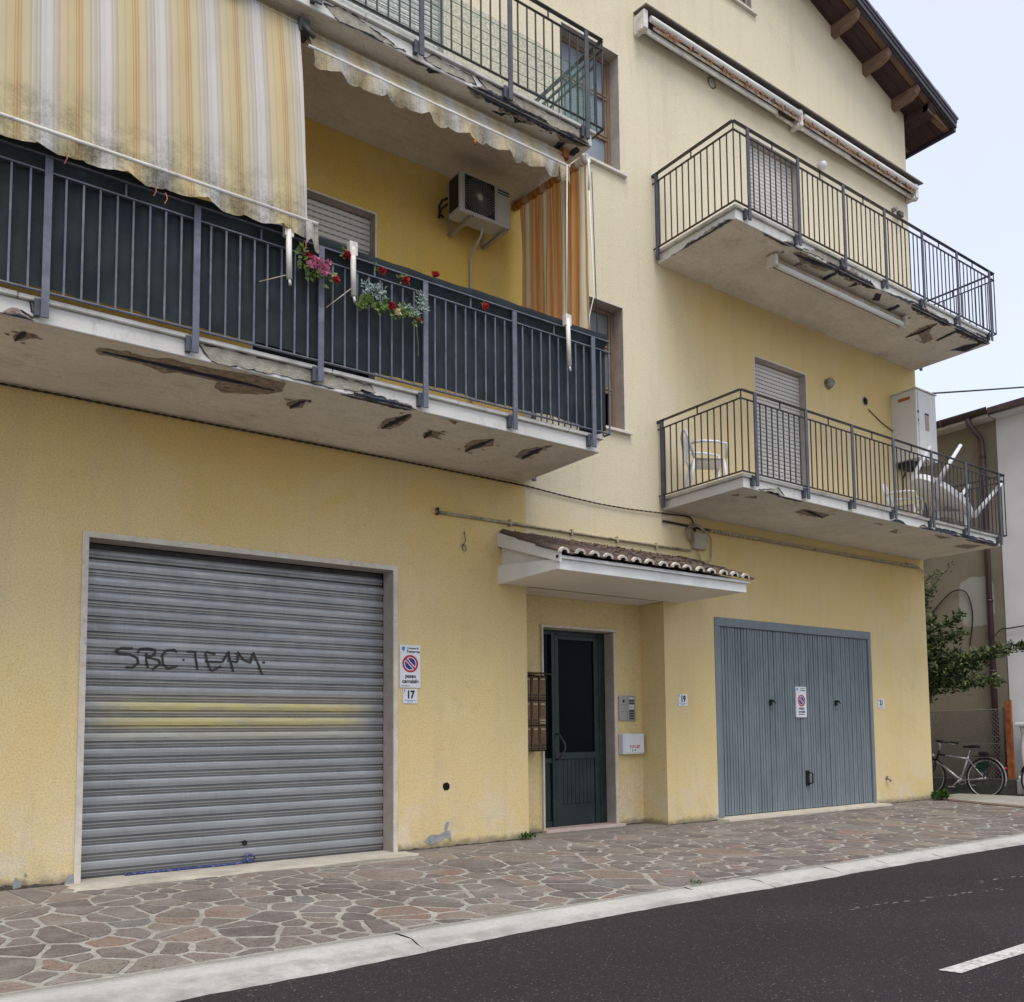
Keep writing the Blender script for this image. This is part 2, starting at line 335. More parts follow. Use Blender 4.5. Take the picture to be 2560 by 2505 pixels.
M = dict(
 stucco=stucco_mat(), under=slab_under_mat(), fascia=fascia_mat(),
 coping=simple('coping_stone', (0.60, 0.585, 0.54), 0.7, var=0.12, sc=5, dirt=(0.2, 0.18, 0.14), dirtamt=0.7, bump=0.3),
 broken=simple('broken_concrete', (0.30, 0.24, 0.19), 0.95, var=0.4, sc=25, bump=1.0, bsc=55, dirt=(0.09, 0.075, 0.065), dirtamt=0.8),
 bare=simple('bare_concrete', (0.36, 0.335, 0.27), 0.95, var=0.22, sc=14, bump=0.9, bsc=70, dirt=(0.22, 0.18, 0.12), dirtamt=0.8),
 gash=simple('blackened_rebar_gash', (0.030, 0.036, 0.052), 0.9, var=0.6, sc=30, bump=1.0, bsc=60, dirt=(0.20, 0.15, 0.10), dirtamt=0.6),
 rebar=simple('corroded_rebar', (0.05, 0.06, 0.10), 0.8, var=0.5, sc=20, dirt=(0.16, 0.08, 0.04), dirtamt=0.9),
 rail=simple('railing_paint', (0.050, 0.055, 0.072), 0.5, 0.0, var=0.3, sc=9, spec=0.5, dirt=(0.11, 0.115, 0.13), dirtamt=0.6),
 raildark=simple('railing_paint_dark', (0.022, 0.023, 0.030), 0.5, var=0.3, sc=12, spec=0.5, dirt=(0.08, 0.08, 0.09), dirtamt=0.5),
 railfaded=simple('railing_paint_faded', (0.095, 0.105, 0.14), 0.5, var=0.2, sc=9, spec=0.5, dirt=(0.22, 0.24, 0.28), dirtamt=0.6),
 travertine=stone_mat('travertine_trim', (0.50, 0.45, 0.37), (0.66, 0.61, 0.53), (0.24, 0.20, 0.15)),
 marble=stone_mat('grey_marble_reveal', (0.33, 0.285, 0.25), (0.44, 0.385, 0.345), (0.21, 0.175, 0.15)),
 sill=stone_mat('sill_marble', (0.55, 0.51, 0.45), (0.68, 0.65, 0.58), (0.30, 0.26, 0.2)),
 porph=porphyry('porphyry_slab', (0.086, 0.071, 0.065), (0.138, 0.115, 0.102)), mortar=mortar_mat(), asphalt=asphalt_mat(), kerb=kerb_mat(),
 alley=simple('alley_concrete', (0.27, 0.25, 0.225), 0.9, var=0.2, sc=3, bump=0.4, dirt=(0.2, 0.17, 0.14), dirtamt=0.5),
 brownstrip=simple('brown_soil_joint', (0.13, 0.085, 0.06), 0.9, var=0.3, sc=12, bump=0.6),
 slat=shutter_metal(), doorp=door_paint(),
 pvc=simple('pvc_shutter', (0.60, 0.59, 0.55), 0.6, var=0.08, sc=2, dirt=(0.40, 0.38, 0.33), dirtamt=0.5),
 green=simple('dark_green_door_paint', (0.008, 0.021, 0.017), 0.45, var=0.3, sc=4, spec=0.45, dirt=(0.04, 0.06, 0.06), dirtamt=0.5),
 dglass=glass_mat('dark_door_glass', (0.004, 0.005, 0.006), 0.08, spec=0.04), frosted=glass_mat('obscured_glass', (0.17, 0.20, 0.225), 0.3, 0.6, 55),
 frosted2=glass_mat('obscured_glass_dim', (0.115, 0.125, 0.13), 0.3, 0.6, 55),
 winwood=wood_mat('window_wood', (0.15, 0.10, 0.065), (0.25, 0.175, 0.115), (8, 8, 1)),
 white=simple('white_board_paint', (0.70, 0.70, 0.67), 0.7, var=0.06, sc=3, dirt=(0.5, 0.48, 0.43), dirtamt=0.5, bump=0.1),
 whitedirty=simple('grimy_white_metal', (0.62, 0.60, 0.55), 0.5, var=0.12, sc=7, dirt=(0.22, 0.17, 0.11), dirtamt=0.8),
 canopyunder=simple('canopy_underside_paint', (0.70, 0.665, 0.60), 0.8, var=0.05, sc=2, bump=0.1),
 tile=pantile_mat(), tileend=simple('pale_tile_end', (0.62, 0.58, 0.50), 0.9, var=0.25, sc=30, dirt=(0.12, 0.1, 0.08), dirtamt=0.9),
 moss=simple('dry_moss', (0.045, 0.042, 0.028), 1.0, var=0.5, sc=30, bump=1),
 soffit=wood_mat('dark_soffit_wood', (0.045, 0.026, 0.026), (0.085, 0.050, 0.048), (1, 8, 1)),
 purlin=wood_mat('purlin_wood', (0.12, 0.075, 0.05), (0.26, 0.17, 0.12), (8, 1, 8)),
 edgewood=wood_mat('pale_soffit_board', (0.14, 0.085, 0.06), (0.24, 0.15, 0.10), (1, 8, 1)),
 flash=simple('dark_roof_flashing', (0.045, 0.042, 0.05), 0.45, 0.3, var=0.3, sc=5, spec=0.5),
 gutter=simple('brown_gutter_metal', (0.060, 0.040, 0.040), 0.45, 0.1, var=0.2, sc=4, spec=0.5),
 pipe=simple('brown_downpipe_metal', (0.085, 0.048, 0.050), 0.4, 0.1, var=0.2, sc=4, spec=0.5),
 neigh=neigh_mat(), neighwhite=simple('neighbour_white_render', (0.72, 0.72, 0.73), 0.9, var=0.05, sc=2, bump=0.2),
 lowwall=simple('mossy_low_wall', (0.075, 0.075, 0.06), 0.95, var=0.4, sc=5, bump=0.6, dirt=(0.04, 0.05, 0.03), dirtamt=0.8),
 wire=simple('galvanised_wire', (0.20, 0.19, 0.165), 0.6, 0.3, var=0.1),
 rust=simple('orange_rust_paint', (0.35, 0.11, 0.035), 0.7, var=0.35, sc=9, dirt=(0.10, 0.04, 0.02), dirtamt=0.8),
 shade=simple('charcoal_shade_cloth', (0.030, 0.038, 0.042), 0.95, var=0.22, sc=5, bump=0.4, bsc=150, spec=0.1),
 acw=simple('ac_casing', (0.42, 0.41, 0.375), 0.5, var=0.05, sc=4, dirt=(0.28, 0.26, 0.21), dirtamt=0.5), black=simple('black_plastic', (0.012, 0.012, 0.013), 0.5, var=0.3),
 dgrey=simple('dark_grey_metal', (0.06, 0.06, 0.062), 0.5, var=0.3), teal=simple('teal_badge', (0.01, 0.06, 0.055), 0.4, var=0.1),
 signw=simple('sign_white', (0.66, 0.68, 0.71), 0.45, var=0.06, sc=5, spec=0.5), red=simple('sign_red', (0.42, 0.02, 0.03), 0.45, var=0.1),
 blue=simple('sign_blue', (0.012, 0.03, 0.26), 0.45, var=0.1), ink=simple('black_print', (0.012, 0.012, 0.014), 0.6, var=0.1), crest=simple('crest_blue', (0.09, 0.22, 0.42), 0.5, var=0.1),
 redink=simple('red_print', (0.48, 0.04, 0.03), 0.6, var=0.1), bronze=simple('bronze_mailbox', (0.125, 0.075, 0.035), 0.42, 0.35, var=0.2, spec=0.5), bronzed=simple('dark_bronze', (0.035, 0.020, 0.011), 0.5, 0.3, var=0.2),
 brass=simple('worn_brass', (0.38, 0.30, 0.18), 0.35, 0.5, var=0.2), alu=simple('brushed_aluminium', (0.36, 0.37, 0.355), 0.4, 0.5, var=0.1),
 plastic=simple('white_garden_plastic', (0.66, 0.67, 0.70), 0.4, var=0.06, sc=6, dirt=(0.42, 0.42, 0.41), dirtamt=0.6, spec=0.5),
 beigebox=simple('beige_box_plastic', (0.40, 0.36, 0.27), 0.6, var=0.1, dirt=(0.25, 0.21, 0.14), dirtamt=0.5), cable=simple('painted_cable', (0.40, 0.35, 0.25), 0.7, var=0.2, sc=15, dirt=(0.06, 0.05, 0.04), dirtamt=0.8),
 cabledark=simple('dark_cable', (0.04, 0.034, 0.030), 0.7, var=0.4, sc=15),
 cabinet=simple('cabinet_enamel', (0.62, 0.62, 0.60), 0.45, var=0.04, sc=3, dirt=(0.5, 0.48, 0.42), dirtamt=0.4, spec=0.4),
 lamp=simple('cast_lamp', (0.22, 0.21, 0.19), 0.4, 0.3, var=0.2), lampglass=glass_mat('lamp_glass', (0.30, 0.30, 0.27), 0.15),
 fsilver=simple('bicycle_silver', (0.50, 0.51, 0.52), 0.3, 0.6, var=0.1, spec=0.6), tyre=simple('tyre_rubber', (0.012, 0.012, 0.013), 0.8, var=0.3), rope=simple('blue_rope', (0.04, 0.055, 0.19), 0.9, var=0.5, sc=70, dirt=(0.5, 0.5, 0.52), dirtamt=0.6),
 leafs=[leaf_mat('evergreen_leaf_dark', (0.010, 0.020, 0.008), (0.026, 0.048, 0.016)), leaf_mat('evergreen_leaf_mid', (0.032, 0.058, 0.018), (0.060, 0.095, 0.030)), leaf_mat('evergreen_leaf_highlight', (0.14, 0.19, 0.065), (0.23, 0.27, 0.10))],
 branch=simple('shrub_bark', (0.07, 0.055, 0.04), 0.9, var=0.3), weed=leaf_mat('weed_leaf', (0.03, 0.08, 0.015), (0.07, 0.15, 0.03)),
 fleaf=leaf_mat('plastic_leaf_green', (0.06, 0.12, 0.02), (0.17, 0.24, 0.05)), fsage=leaf_mat('plastic_leaf_sage', (0.16, 0.24, 0.20), (0.32, 0.40, 0.36)),
 fred=leaf_mat('plastic_petal_red', (0.32, 0.012, 0.018), (0.48, 0.03, 0.03)), fpink=leaf_mat('plastic_petal_pink', (0.50, 0.13, 0.24), (0.62, 0.24, 0.36)), fcream=leaf_mat('plastic_petal_cream', (0.55, 0.5, 0.25), (0.68, 0.62, 0.40)),
 graf=simple('marker_paint', (0.045, 0.038, 0.034), 0.6, var=0.4, sc=20), dash=simple('road_paint', (0.46, 0.46, 0.44), 0.8, var=0.2, sc=45, dirt=(0.10, 0.09, 0.09), dirtamt=0.9),
 net=net_mat('green_netting', (0.17, 0.29, 0.26), 0.34, 40), hole=simple('hole_black', (0.004, 0.004, 0.004), 0.9, var=0.1), litter=simple('dry_leaf', (0.35, 0.22, 0.10), 0.8, var=0.3),
 whiterail=simple('white_balustrade_paint', (0.66, 0.66, 0.64), 0.6, var=0.1, sc=6, dirt=(0.4, 0.4, 0.37), dirtamt=0.5),
)
ST = [(0.0, (0.42, 0.205, 0.05)), (0.03, (0.60, 0.47, 0.21)), (0.055, (0.42, 0.205, 0.05)), (0.08, (0.60, 0.47, 0.21)), (0.105, (0.45, 0.24, 0.07)), (0.125, (0.60, 0.50, 0.28)), (0.22, (0.62, 0.53, 0.32)), (0.27, (0.44, 0.38, 0.25)),
      (0.285, (0.62, 0.56, 0.42)), (0.36, (0.46, 0.40, 0.34)), (0.375, (0.60, 0.56, 0.50)), (0.42, (0.40, 0.38, 0.33)), (0.435, (0.66, 0.64, 0.63)), (0.50, (0.58, 0.565, 0.57)), (0.53, (0.67, 0.655, 0.65)), (0.60, (0.64, 0.63, 0.62)), (0.64, (0.44, 0.41, 0.35)), (0.655, (0.60, 0.55, 0.45)),
      (0.73, (0.45, 0.36, 0.28)), (0.745, (0.60, 0.52, 0.33)), (0.84, (0.61, 0.50, 0.27)), (0.87, (0.48, 0.40, 0.20)), (0.89, (0.60, 0.49, 0.25)), (1.0, (0.58, 0.45, 0.2))]
AWO = 0.301
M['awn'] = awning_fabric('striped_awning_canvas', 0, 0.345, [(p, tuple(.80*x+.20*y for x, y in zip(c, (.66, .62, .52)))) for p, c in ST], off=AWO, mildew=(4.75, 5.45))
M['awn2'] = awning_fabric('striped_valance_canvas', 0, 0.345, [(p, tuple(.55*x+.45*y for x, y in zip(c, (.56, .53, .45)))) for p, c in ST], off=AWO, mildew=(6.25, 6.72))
SO = [(0.0, (0.46, 0.15, 0.03)), (0.08, (0.55, 0.22, 0.06)), (0.12, (0.66, 0.47, 0.24)), (0.18, (0.52, 0.20, 0.05)), (0.26, (0.62, 0.40, 0.18)), (0.31, (0.30, 0.20, 0.10)), (0.34, (0.70, 0.62, 0.44)), (0.45, (0.52, 0.42, 0.27)), (0.48, (0.72, 0.66, 0.50)), (0.60, (0.66, 0.56, 0.38)), (0.64, (0.34, 0.22, 0.11)), (0.67, (0.62, 0.36, 0.13)), (0.76, (0.50, 0.18, 0.04)), (0.88, (0.64, 0.36, 0.14)), (1.0, (0.46, 0.15, 0.03))]
M['awnside'] = awning_fabric('orange_striped_canvas', 1, 0.30, SO, off=0.1, translucent=0.35)

# ---------------------------------------------------------------- mesh helpers
class MB:
    def __init__(s): s.v = []; s.f = []; s.sm = []
    def face(s, pts, smooth=False):
        b = len(s.v); s.v += [tuple(p) for p in pts]; s.f.append(tuple(range(b, b+len(pts)))); s.sm.append(smooth); return s
    def box(s, x0, x1, y0, y1, z0, z1, sk=None):
        b = len(s.v)
        for x, y, z in ((x0, y0, z0), (x1, y0, z0), (x1, y1, z0), (x0, y1, z0), (x0, y0, z1), (x1, y0, z1), (x1, y1, z1), (x0, y1, z1)): s.v.append((x, y, z))
        for q in ((0, 3, 2, 1), (4, 5, 6, 7), (0, 1, 5, 4), (1, 2, 6, 5), (2, 3, 7, 6), (3, 0, 4, 7)): s.f.append(tuple(b+i for i in q)); s.sm.append(False)
        return s
    def tube(s, pts, r, n=6, cap=True, radii=None, smooth=True):
        pts = [Vector(p) for p in pts]; b = len(s.v); up_ = None
        for i, p in enumerate(pts):
            d = (pts[min(i+1, len(pts)-1)] - pts[max(i-1, 0)])
            if d.length < 1e-9: d = Vector((0, 0, 1))
            d.normalize()
            if up_ is None: up_ = Vector((0, 0, 1)) if abs(d.z) < 0.9 else Vector((1, 0, 0))
            a = d.cross(up_)
            if a.length < 1e-6: a = d.cross(Vector((0, 1, 0)))
            a.normalize(); c = a.cross(d).normalized(); up_ = c
            rr = radii[i] if radii else r
            for k in range(n):
                t = 2*math.pi*k/n + (math.pi/4 if n == 4 else 0); q = p + (a*math.cos(t) + c*math.sin(t))*rr; s.v.append(tuple(q))
        for i in range(len(pts)-1):
            for k in range(n):
                s.f.append((b+i*n+k, b+i*n+(k+1) % n, b+(i+1)*n+(k+1) % n, b+(i+1)*n+k)); s.sm.append(smooth and n > 4)
        if cap:
            s.f.append(tuple(b+k for k in range(n))[::-1]); s.sm.append(False)
            e = b+(len(pts)-1)*n; s.f.append(tuple(e+k for k in range(n))); s.sm.append(False)
        return s
    def grid(s, fn, nu, nv, smooth=True):
        b = len(s.v)
        for j in range(nv+1):
            for i in range(nu+1): s.v.append(tuple(fn(i/nu, j/nv)))
        for j in range(nv):
            for i in range(nu):
                a = b+j*(nu+1)+i; s.f.append((a, a+1, a+nu+2, a+nu+1)); s.sm.append(smooth)
        return s
    def prism(s, poly, fn0, fn1):   # polygon extruded between two placing functions
        n = len(poly); b = len(s.v)
        s.v += [tuple(fn0(p)) for p in poly] + [tuple(fn1(p)) for p in poly]
        s.f.append(tuple(range(b, b+n))[::-1]); s.f.append(tuple(range(b+n, b+2*n))); s.sm += [False]*2
        for i in range(n): s.f.append((b+i, b+(i+1) % n, b+n+(i+1) % n, b+n+i)); s.sm.append(False)
        return s
    def disc(s, c, nrm, r, n=20, r0=0.0, rz=None):
        c = Vector(c); nrm = Vector(nrm).normalized(); a = nrm.cross(Vector((0, 0, 1)) if abs(nrm.z) < .9 else Vector((1, 0, 0))).normalized(); d = nrm.cross(a)
        ring = [c + a*math.cos(2*math.pi*k/n)*r + d*math.sin(2*math.pi*k/n)*r for k in range(n)]
        if r0 == 0: s.face(ring)
        else:
            inn = [c + a*math.cos(2*math.pi*k/n)*r0 + d*math.sin(2*math.pi*k/n)*r0 for k in range(n)]
            for k in range(n): s.face([ring[k], ring[(k+1) % n], inn[(k+1) % n], inn[k]])
        return s
    def mesh(s, name):
        me = bpy.data.meshes.new(name); me.from_pydata(s.v, [], s.f); me.validate(); me.update()
        if any(s.sm): me.polygons.foreach_set('use_smooth', s.sm[:len(me.polygons)] if len(me.polygons) <= len(s.sm) else [True]*len(me.polygons))
        return me
    def build(s, name, mat, parent=None, fix=True, bevel=0.0, loc=None):
        me = s.mesh(name)
        if fix:
            bm = bmesh.new(); bm.from_mesh(me); bmesh.ops.remove_doubles(bm, verts=bm.verts, dist=1e-5); bmesh.ops.recalc_face_normals(bm, faces=bm.faces)
            if bevel: bmesh.ops.bevel(bm, geom=[e for e in bm.edges if len(e.link_faces) == 2 and e.calc_face_angle(0) > 0.5], offset=bevel, segments=1, affect='EDGES')
            bm.to_mesh(me); bm.free()
        me.materials.append(mat)
        return link(name, me, parent, loc)
def link(name, me, parent=None, loc=None):
    o = bpy.data.objects.new(name, me); COL.objects.link(o)
    if parent: o.parent = parent
    if loc: o.location = loc
    return o
def thing(name, label, cat, loc=(0, 0, 0), group=None):
    o = bpy.data.objects.new(name, None); COL.objects.link(o); o.location = loc; o.empty_display_size = 0.2
    o['label'] = label; o['category'] = cat
    if group: o['group'] = group
    return o
def tag(o, label, cat, group=None):
    o['label'] = label; o['category'] = cat
    if group: o['group'] = group
    return o
def struct(o, stuff=False): o['kind'] = 'stuff' if stuff else 'structure'; return o
def text(s, size, mat, parent, loc, rot=(math.pi/2, 0, 0), name='lettering', align='CENTER', sx=1.0, bold=0.0):
    c = bpy.data.curves.new(name, 'FONT'); c.body = s; c.size = size; c.align_x = align; c.align_y = 'CENTER'; c.extrude = 0.0008; c.offset = bold
    t = bpy.data.objects.new('tmp', c); COL.objects.link(t)
    dg = bpy.context.evaluated_depsgraph_get(); me = bpy.data.meshes.new_from_object(t.evaluated_get(dg)); bpy.data.objects.remove(t); bpy.data.curves.remove(c)
    me.materials.clear(); me.materials.append(mat); me.name = name
    o = link(name, me, parent, loc); o.rotation_euler = rot; o.scale = (sx, 1, 1); return o
RR = random.uniform
PATCHES={'L1':[('Z','b',[(0.816,-0.979),(0.843,-1.038),(0.87,-1.097),(0.911,-1.05),(0.979,-1.023),(0.908,-0.989),(0.882,-0.921),(0.839,-0.889)]),('Z','b',[(1.285,-1.048),(1.357,-1.124),(1.502,-1.105),(1.654,-1.131),(1.733,-1.191),(1.821,-1.167),(1.917,-1.171),(2.108,-1.197),(2.287,-1.235),(2.535,-1.223),(2.572,-1.042),(2.503,-0.927),(2.375,-0.842),(2.235,-0.749),(2.136,-0.822),(2.122,-0.965),(1.85,-0.957),(1.745,-0.878),(1.658,-0.953),(1.532,-0.973),(1.399,-0.984),(1.314,-0.963)]),('Z','b',[(2.692,-0.83),(2.725,-0.939),(2.789,-0.986),(2.833,-0.791),(2.755,-0.733)]),('Z','b',[(3.503,-0.814),(3.495,-0.951),(3.592,-1.189),(3.635,-1.139),(3.657,-0.868),(3.637,-0.735),(3.563,-0.71)]),('Z','b',[(3.908,-0.812),(3.93,-0.92),(4.05,-0.917),(4.054,-0.763),(3.976,-0.705)]),('Z','b',[(3.914,-1.232),(4.012,-1.248),(4.023,-1.168)]),('Z','b',[(4.367,-0.765),(4.359,-0.891),(4.491,-1.052),(4.599,-0.868),(4.526,-0.747),(4.475,-0.571)]),('Z','b',[(4.947,-0.702),(4.887,-0.942),(4.991,-1.121),(5.062,-0.965),(5.037,-0.694)]),('Z','b',[(4.989,-1.154),(5.037,-1.203),(5.035,-1.119)]),('Y','d',[(0.753,3.756),(0.832,3.763),(0.894,3.729),(0.878,3.701),(0.822,3.709),(0.754,3.703)]),('Y','c',[(1.891,3.832),(1.983,3.711),(2.154,3.716),(2.422,3.726),(2.849,3.724),(3.016,3.737),(3.241,3.767),(3.188,3.815),(3.084,3.844),(2.8,3.825),(2.783,3.869),(2.226,3.84)]),('Y','c',[(0.863,3.848),(0.908,3.848),(0.905,3.746),(0.876,3.771)]),('Y','d',[(3.049,3.715),(3.126,3.777),(3.236,3.757),(3.462,3.731),(3.561,3.691),(3.495,3.674),(3.3,3.681),(3.142,3.706)])],'B2':[('Z','b',[(8.618,-1.19),(8.673,-1.312),(8.936,-1.311),(9.125,-1.332),(9.276,-1.363),(9.348,-1.247),(9.295,-1.141),(9.1,-1.101),(8.963,-1.124),(8.88,-0.955),(8.855,-1.125)]),('Z','d',[(9.435,-0.959),(9.409,-1.118),(9.419,-1.236),(9.476,-1.236),(9.485,-0.975)]),('Z','d',[(9.866,-1.057),(9.841,-1.223),(9.946,-1.211),(9.893,-1.101)]),('Z','d',[(10.424,-1.048),(10.3,-1.198),(10.392,-1.22),(10.516,-1.093)]),('Z','d',[(10.821,-0.995),(10.813,-1.194),(10.9,-1.158),(10.888,-0.994)]),('Z','d',[(11.269,-0.963),(11.3,-1.095),(11.327,-1.035)]),('Z','b',[(11.811,-0.636),(11.695,-1.066),(11.761,-1.199),(11.841,-1.064),(11.935,-0.963),(12.199,-0.869),(12.238,-0.687),(12.008,-0.784),(11.831,-0.827)]),('Z','d',[(12.26,-0.855),(12.183,-1.208),(12.258,-1.208),(12.315,-0.867)]),('Z','d',[(12.765,-0.804),(12.763,-1.052),(12.913,-1.317),(13.0,-0.917)]),('Z','d',[(8.504,-1.083),(8.514,-1.17),(8.538,-1.129)]),('Y','c',[(8.56,6.72),(8.985,6.825),(9.426,6.844),(9.42,6.735),(9.198,6.744),(8.981,6.754),(8.662,6.702)]),('Y','d',[(10.273,6.714),(10.751,6.767),(11.185,6.801),(11.243,6.68),(10.875,6.672),(10.552,6.674),(10.301,6.666)]),('Y','d',[(11.627,6.709),(12.214,6.77),(12.995,6.813),(12.944,6.705),(12.354,6.643),(12.06,6.697),(11.622,6.648)]),('X','d',[(-0.231,6.679),(-0.458,6.664),(-0.662,6.7),(-0.924,6.707),(-1.146,6.728),(-1.237,6.675),(-0.922,6.635),(-0.593,6.631)])],'B1':[('Z','b',[(8.875,-0.881),(8.855,-1.045),(9.112,-1.049),(9.367,-1.046),(9.424,-0.898),(9.197,-0.864)]),('Z','b',[(7.668,-0.972),(7.696,-1.064),(7.781,-1.001)]),('Z','b',[(7.86,-1.004),(7.932,-1.13),(8.016,-1.041)]),('Z','b',[(10.18,-1.106),(10.324,-1.14),(10.392,-1.08)]),('Z','b',[(10.807,-0.921),(10.748,-1.094),(10.993,-0.904)]),('Z','b',[(11.476,-1.167),(11.859,-1.206),(11.805,-1.06)]),('Z','b',[(12.452,-0.892),(12.428,-1.059),(12.749,-1.181),(12.8,-0.91)]),('Y','c',[(7.779,3.706),(8.114,3.777),(8.213,3.702),(8.076,3.692),(7.91,3.695)]),('Y','d',[(7.876,3.679),(8.178,3.685),(8.111,3.72),(7.944,3.716)]),('Y','d',[(10.29,3.69),(10.641,3.673),(10.578,3.729),(10.424,3.738)]),('Y','d',[(10.916,3.696),(11.038,3.759),(11.245,3.691),(11.054,3.672)]),('Y','d',[(11.294,3.705),(11.635,3.695),(12.039,3.677),(12.903,3.697),(12.852,3.754),(12.098,3.754),(11.641,3.764),(11.346,3.758)])],'L2':[('Z','d',[(3.718,-1.226),(3.725,-1.347),(3.847,-1.296),(3.754,-1.194)]),('Z','d',[(4.103,-1.316),(4.262,-1.378),(4.479,-1.326),(4.662,-1.304),(5.057,-1.303),(5.137,-1.258),(5.033,-1.213),(4.854,-1.215),(4.704,-1.116),(4.637,-1.184),(4.467,-1.219),(4.221,-1.253)]),('Z','d',[(5.202,-1.014),(5.188,-1.189),(5.249,-1.2),(5.283,-1.001)]),('Z','d',[(4.44,-1.132),(4.581,-1.174),(4.561,-1.108)]),('Z','d',[(5.361,-1.023),(5.377,-1.187),(5.434,-1.175),(5.454,-1.056)]),('Y','c',[(2.786,6.808),(2.93,6.865),(3.061,6.833),(3.298,6.784),(3.509,6.75),(3.298,6.73),(3.128,6.726),(2.914,6.719)]),('Y','c',[(3.662,6.771),(3.764,6.845),(3.952,6.82),(4.147,6.838),(4.186,6.767),(3.99,6.749),(3.801,6.749)]),('Y','c',[(4.187,6.848),(4.492,6.886),(4.855,6.879),(5.169,6.862),(5.402,6.824),(5.472,6.736),(5.121,6.727),(4.853,6.747),(4.595,6.729),(4.326,6.757)])]}
GRAF=[[(1.846,1.794),(1.759,1.792),(1.719,1.765),(1.74,1.751),(1.822,1.747),(1.879,1.719),(1.887,1.677),(1.846,1.639),(1.797,1.643)],[(1.949,1.768),(1.946,1.702),(1.962,1.641)],[(1.882,1.761),(1.899,1.792),(1.962,1.799),(2.016,1.79),(2.006,1.747),(1.949,1.729),(2.043,1.706),(2.05,1.676),(1.994,1.627)],[(2.184,1.779),(2.158,1.797),(2.099,1.79),(2.067,1.746),(2.072,1.676),(2.116,1.643),(2.189,1.665)],[(2.225,1.72),(2.24,1.717)],[(2.265,1.788),(2.337,1.788)],[(2.325,1.797),(2.33,1.718),(2.347,1.639)],[(2.413,1.793),(2.49,1.776)],[(2.409,1.789),(2.418,1.721),(2.438,1.666),(2.461,1.633),(2.538,1.676)],[(2.403,1.711),(2.546,1.712)],[(2.546,1.712),(2.599,1.801),(2.608,1.729),(2.641,1.631)],[(2.672,1.715),(2.675,1.801),(2.728,1.734),(2.781,1.715),(2.808,1.803),(2.842,1.722),(2.888,1.612)],[(2.585,1.724),(2.672,1.715)],[(2.883,1.719),(2.908,1.723)]]
# ================================================================ ground
def noise1(x, s=0): return math.sin(x*1.7+s)*0.5 + math.sin(x*4.1+s*2.3)*0.3 + math.sin(x*9.7+s*1.1)*0.2
g = MB().face([(-400, -400, -0.35), (400, -400, -0.35), (400, 400, -0.35), (-400, 400, -0.35)]).build('ground', M['alley']); struct(g)
road = MB()
xs = [-40 + i*0.09 for i in range(int(75/0.09))]
def kedge(x): return -3.47 - 0.022*noise1(x*0.9) - 0.22*max(0, min(1, (4.0-x)/3.0)) - 0.006*noise1(x*9, 3)
top = [(x, kedge(x) + RR(-.012, .012), -0.070) for x in xs]
for i in range(len(xs)-1):
    road.face([top[i+1], top[i], (xs[i], -4.3, -0.100), (xs[i+1], -4.3, -0.100)]); road.face([(xs[i+1], -4.3, -0.100), (xs[i], -4.3, -0.100), (xs[i], -11, -0.13), (xs[i+1], -11, -0.13)])
road.face([(35, -3.44, -0.086), (35, -11, -0.13), (80, -11, -0.13), (80, -3.44, -0.086)]); road.face([(-40, -3.44, -0.086), (-80, -3.44, -0.086), (-80, -11, -0.13), (-40, -11, -0.13)])
road = struct(road.build('road', M['asphalt']))
dash = MB()
pd = [(4.07+i*0.19, -5.478 - 0.004*RR(-1, 1)) for i in range(11)]
pd2 = [(x+0.025, y-0.100+RR(-.004, .004)) for x, y in pd]
dash.face([(x, y, -0.1010) for x, y in pd] + [(x, y, -0.1015) for x, y in reversed(pd2)])
dd = dash.build('painted_dash', M['dash'], road)
dd2 = MB().box(10.5, 12.5, -5.57, -5.47, -0.11, -0.1010).build('painted_dash', M['dash'], road)
# kerb strip: cast concrete pieces with cracks between
kerb = bpy.data.objects.new('kerb', None); COL.objects.link(kerb); struct(kerb)
kb = MB(); kb.face([(-40, -3.15, -0.06), (40, -3.15, -0.06), (40, -3.75, -0.16), (-40, -3.75, -0.16)]); kb.build('kerb_bed', M['brownstrip'], kerb)
cuts = [-6, -4, -2.2, -0.4, 2.42, 4.62, 5.25, 6.1, 6.75, 7.5, 8.4, 9.3, 10.2, 11.2, 12.3, 13.4, 15.6, 18]
for a, b in zip(cuts, cuts[1:]):
    k = MB(); n = max(4, int((b-a)/0.12)); ya = [RR(-.012, .012) for _ in range(6)]; yb = [RR(-.012, .012) for _ in range(6)]
    def kp(u, v, a=a, b=b, ya=ya, yb=yb):
        x = (a + .004 + ya[int(v*5)]) * (1-u) + (b - .004 + yb[int(v*5)]) * u
        y0 = -3.208; y1 = kedge(x) - 0.05
        y = y0 + (y1-y0)*v; return (x, y, -0.030 - 0.052*v*v + 0.002*noise1(x*6, v*5))
    k.grid(kp, n, 5); kp0 = [kp(i/n, 0) for i in range(n+1)]
    k.face(kp0 + [(p[0], p[1], p[2]-.05) for p in reversed(kp0)]); k.build('kerb_piece', M['kerb'], kerb)

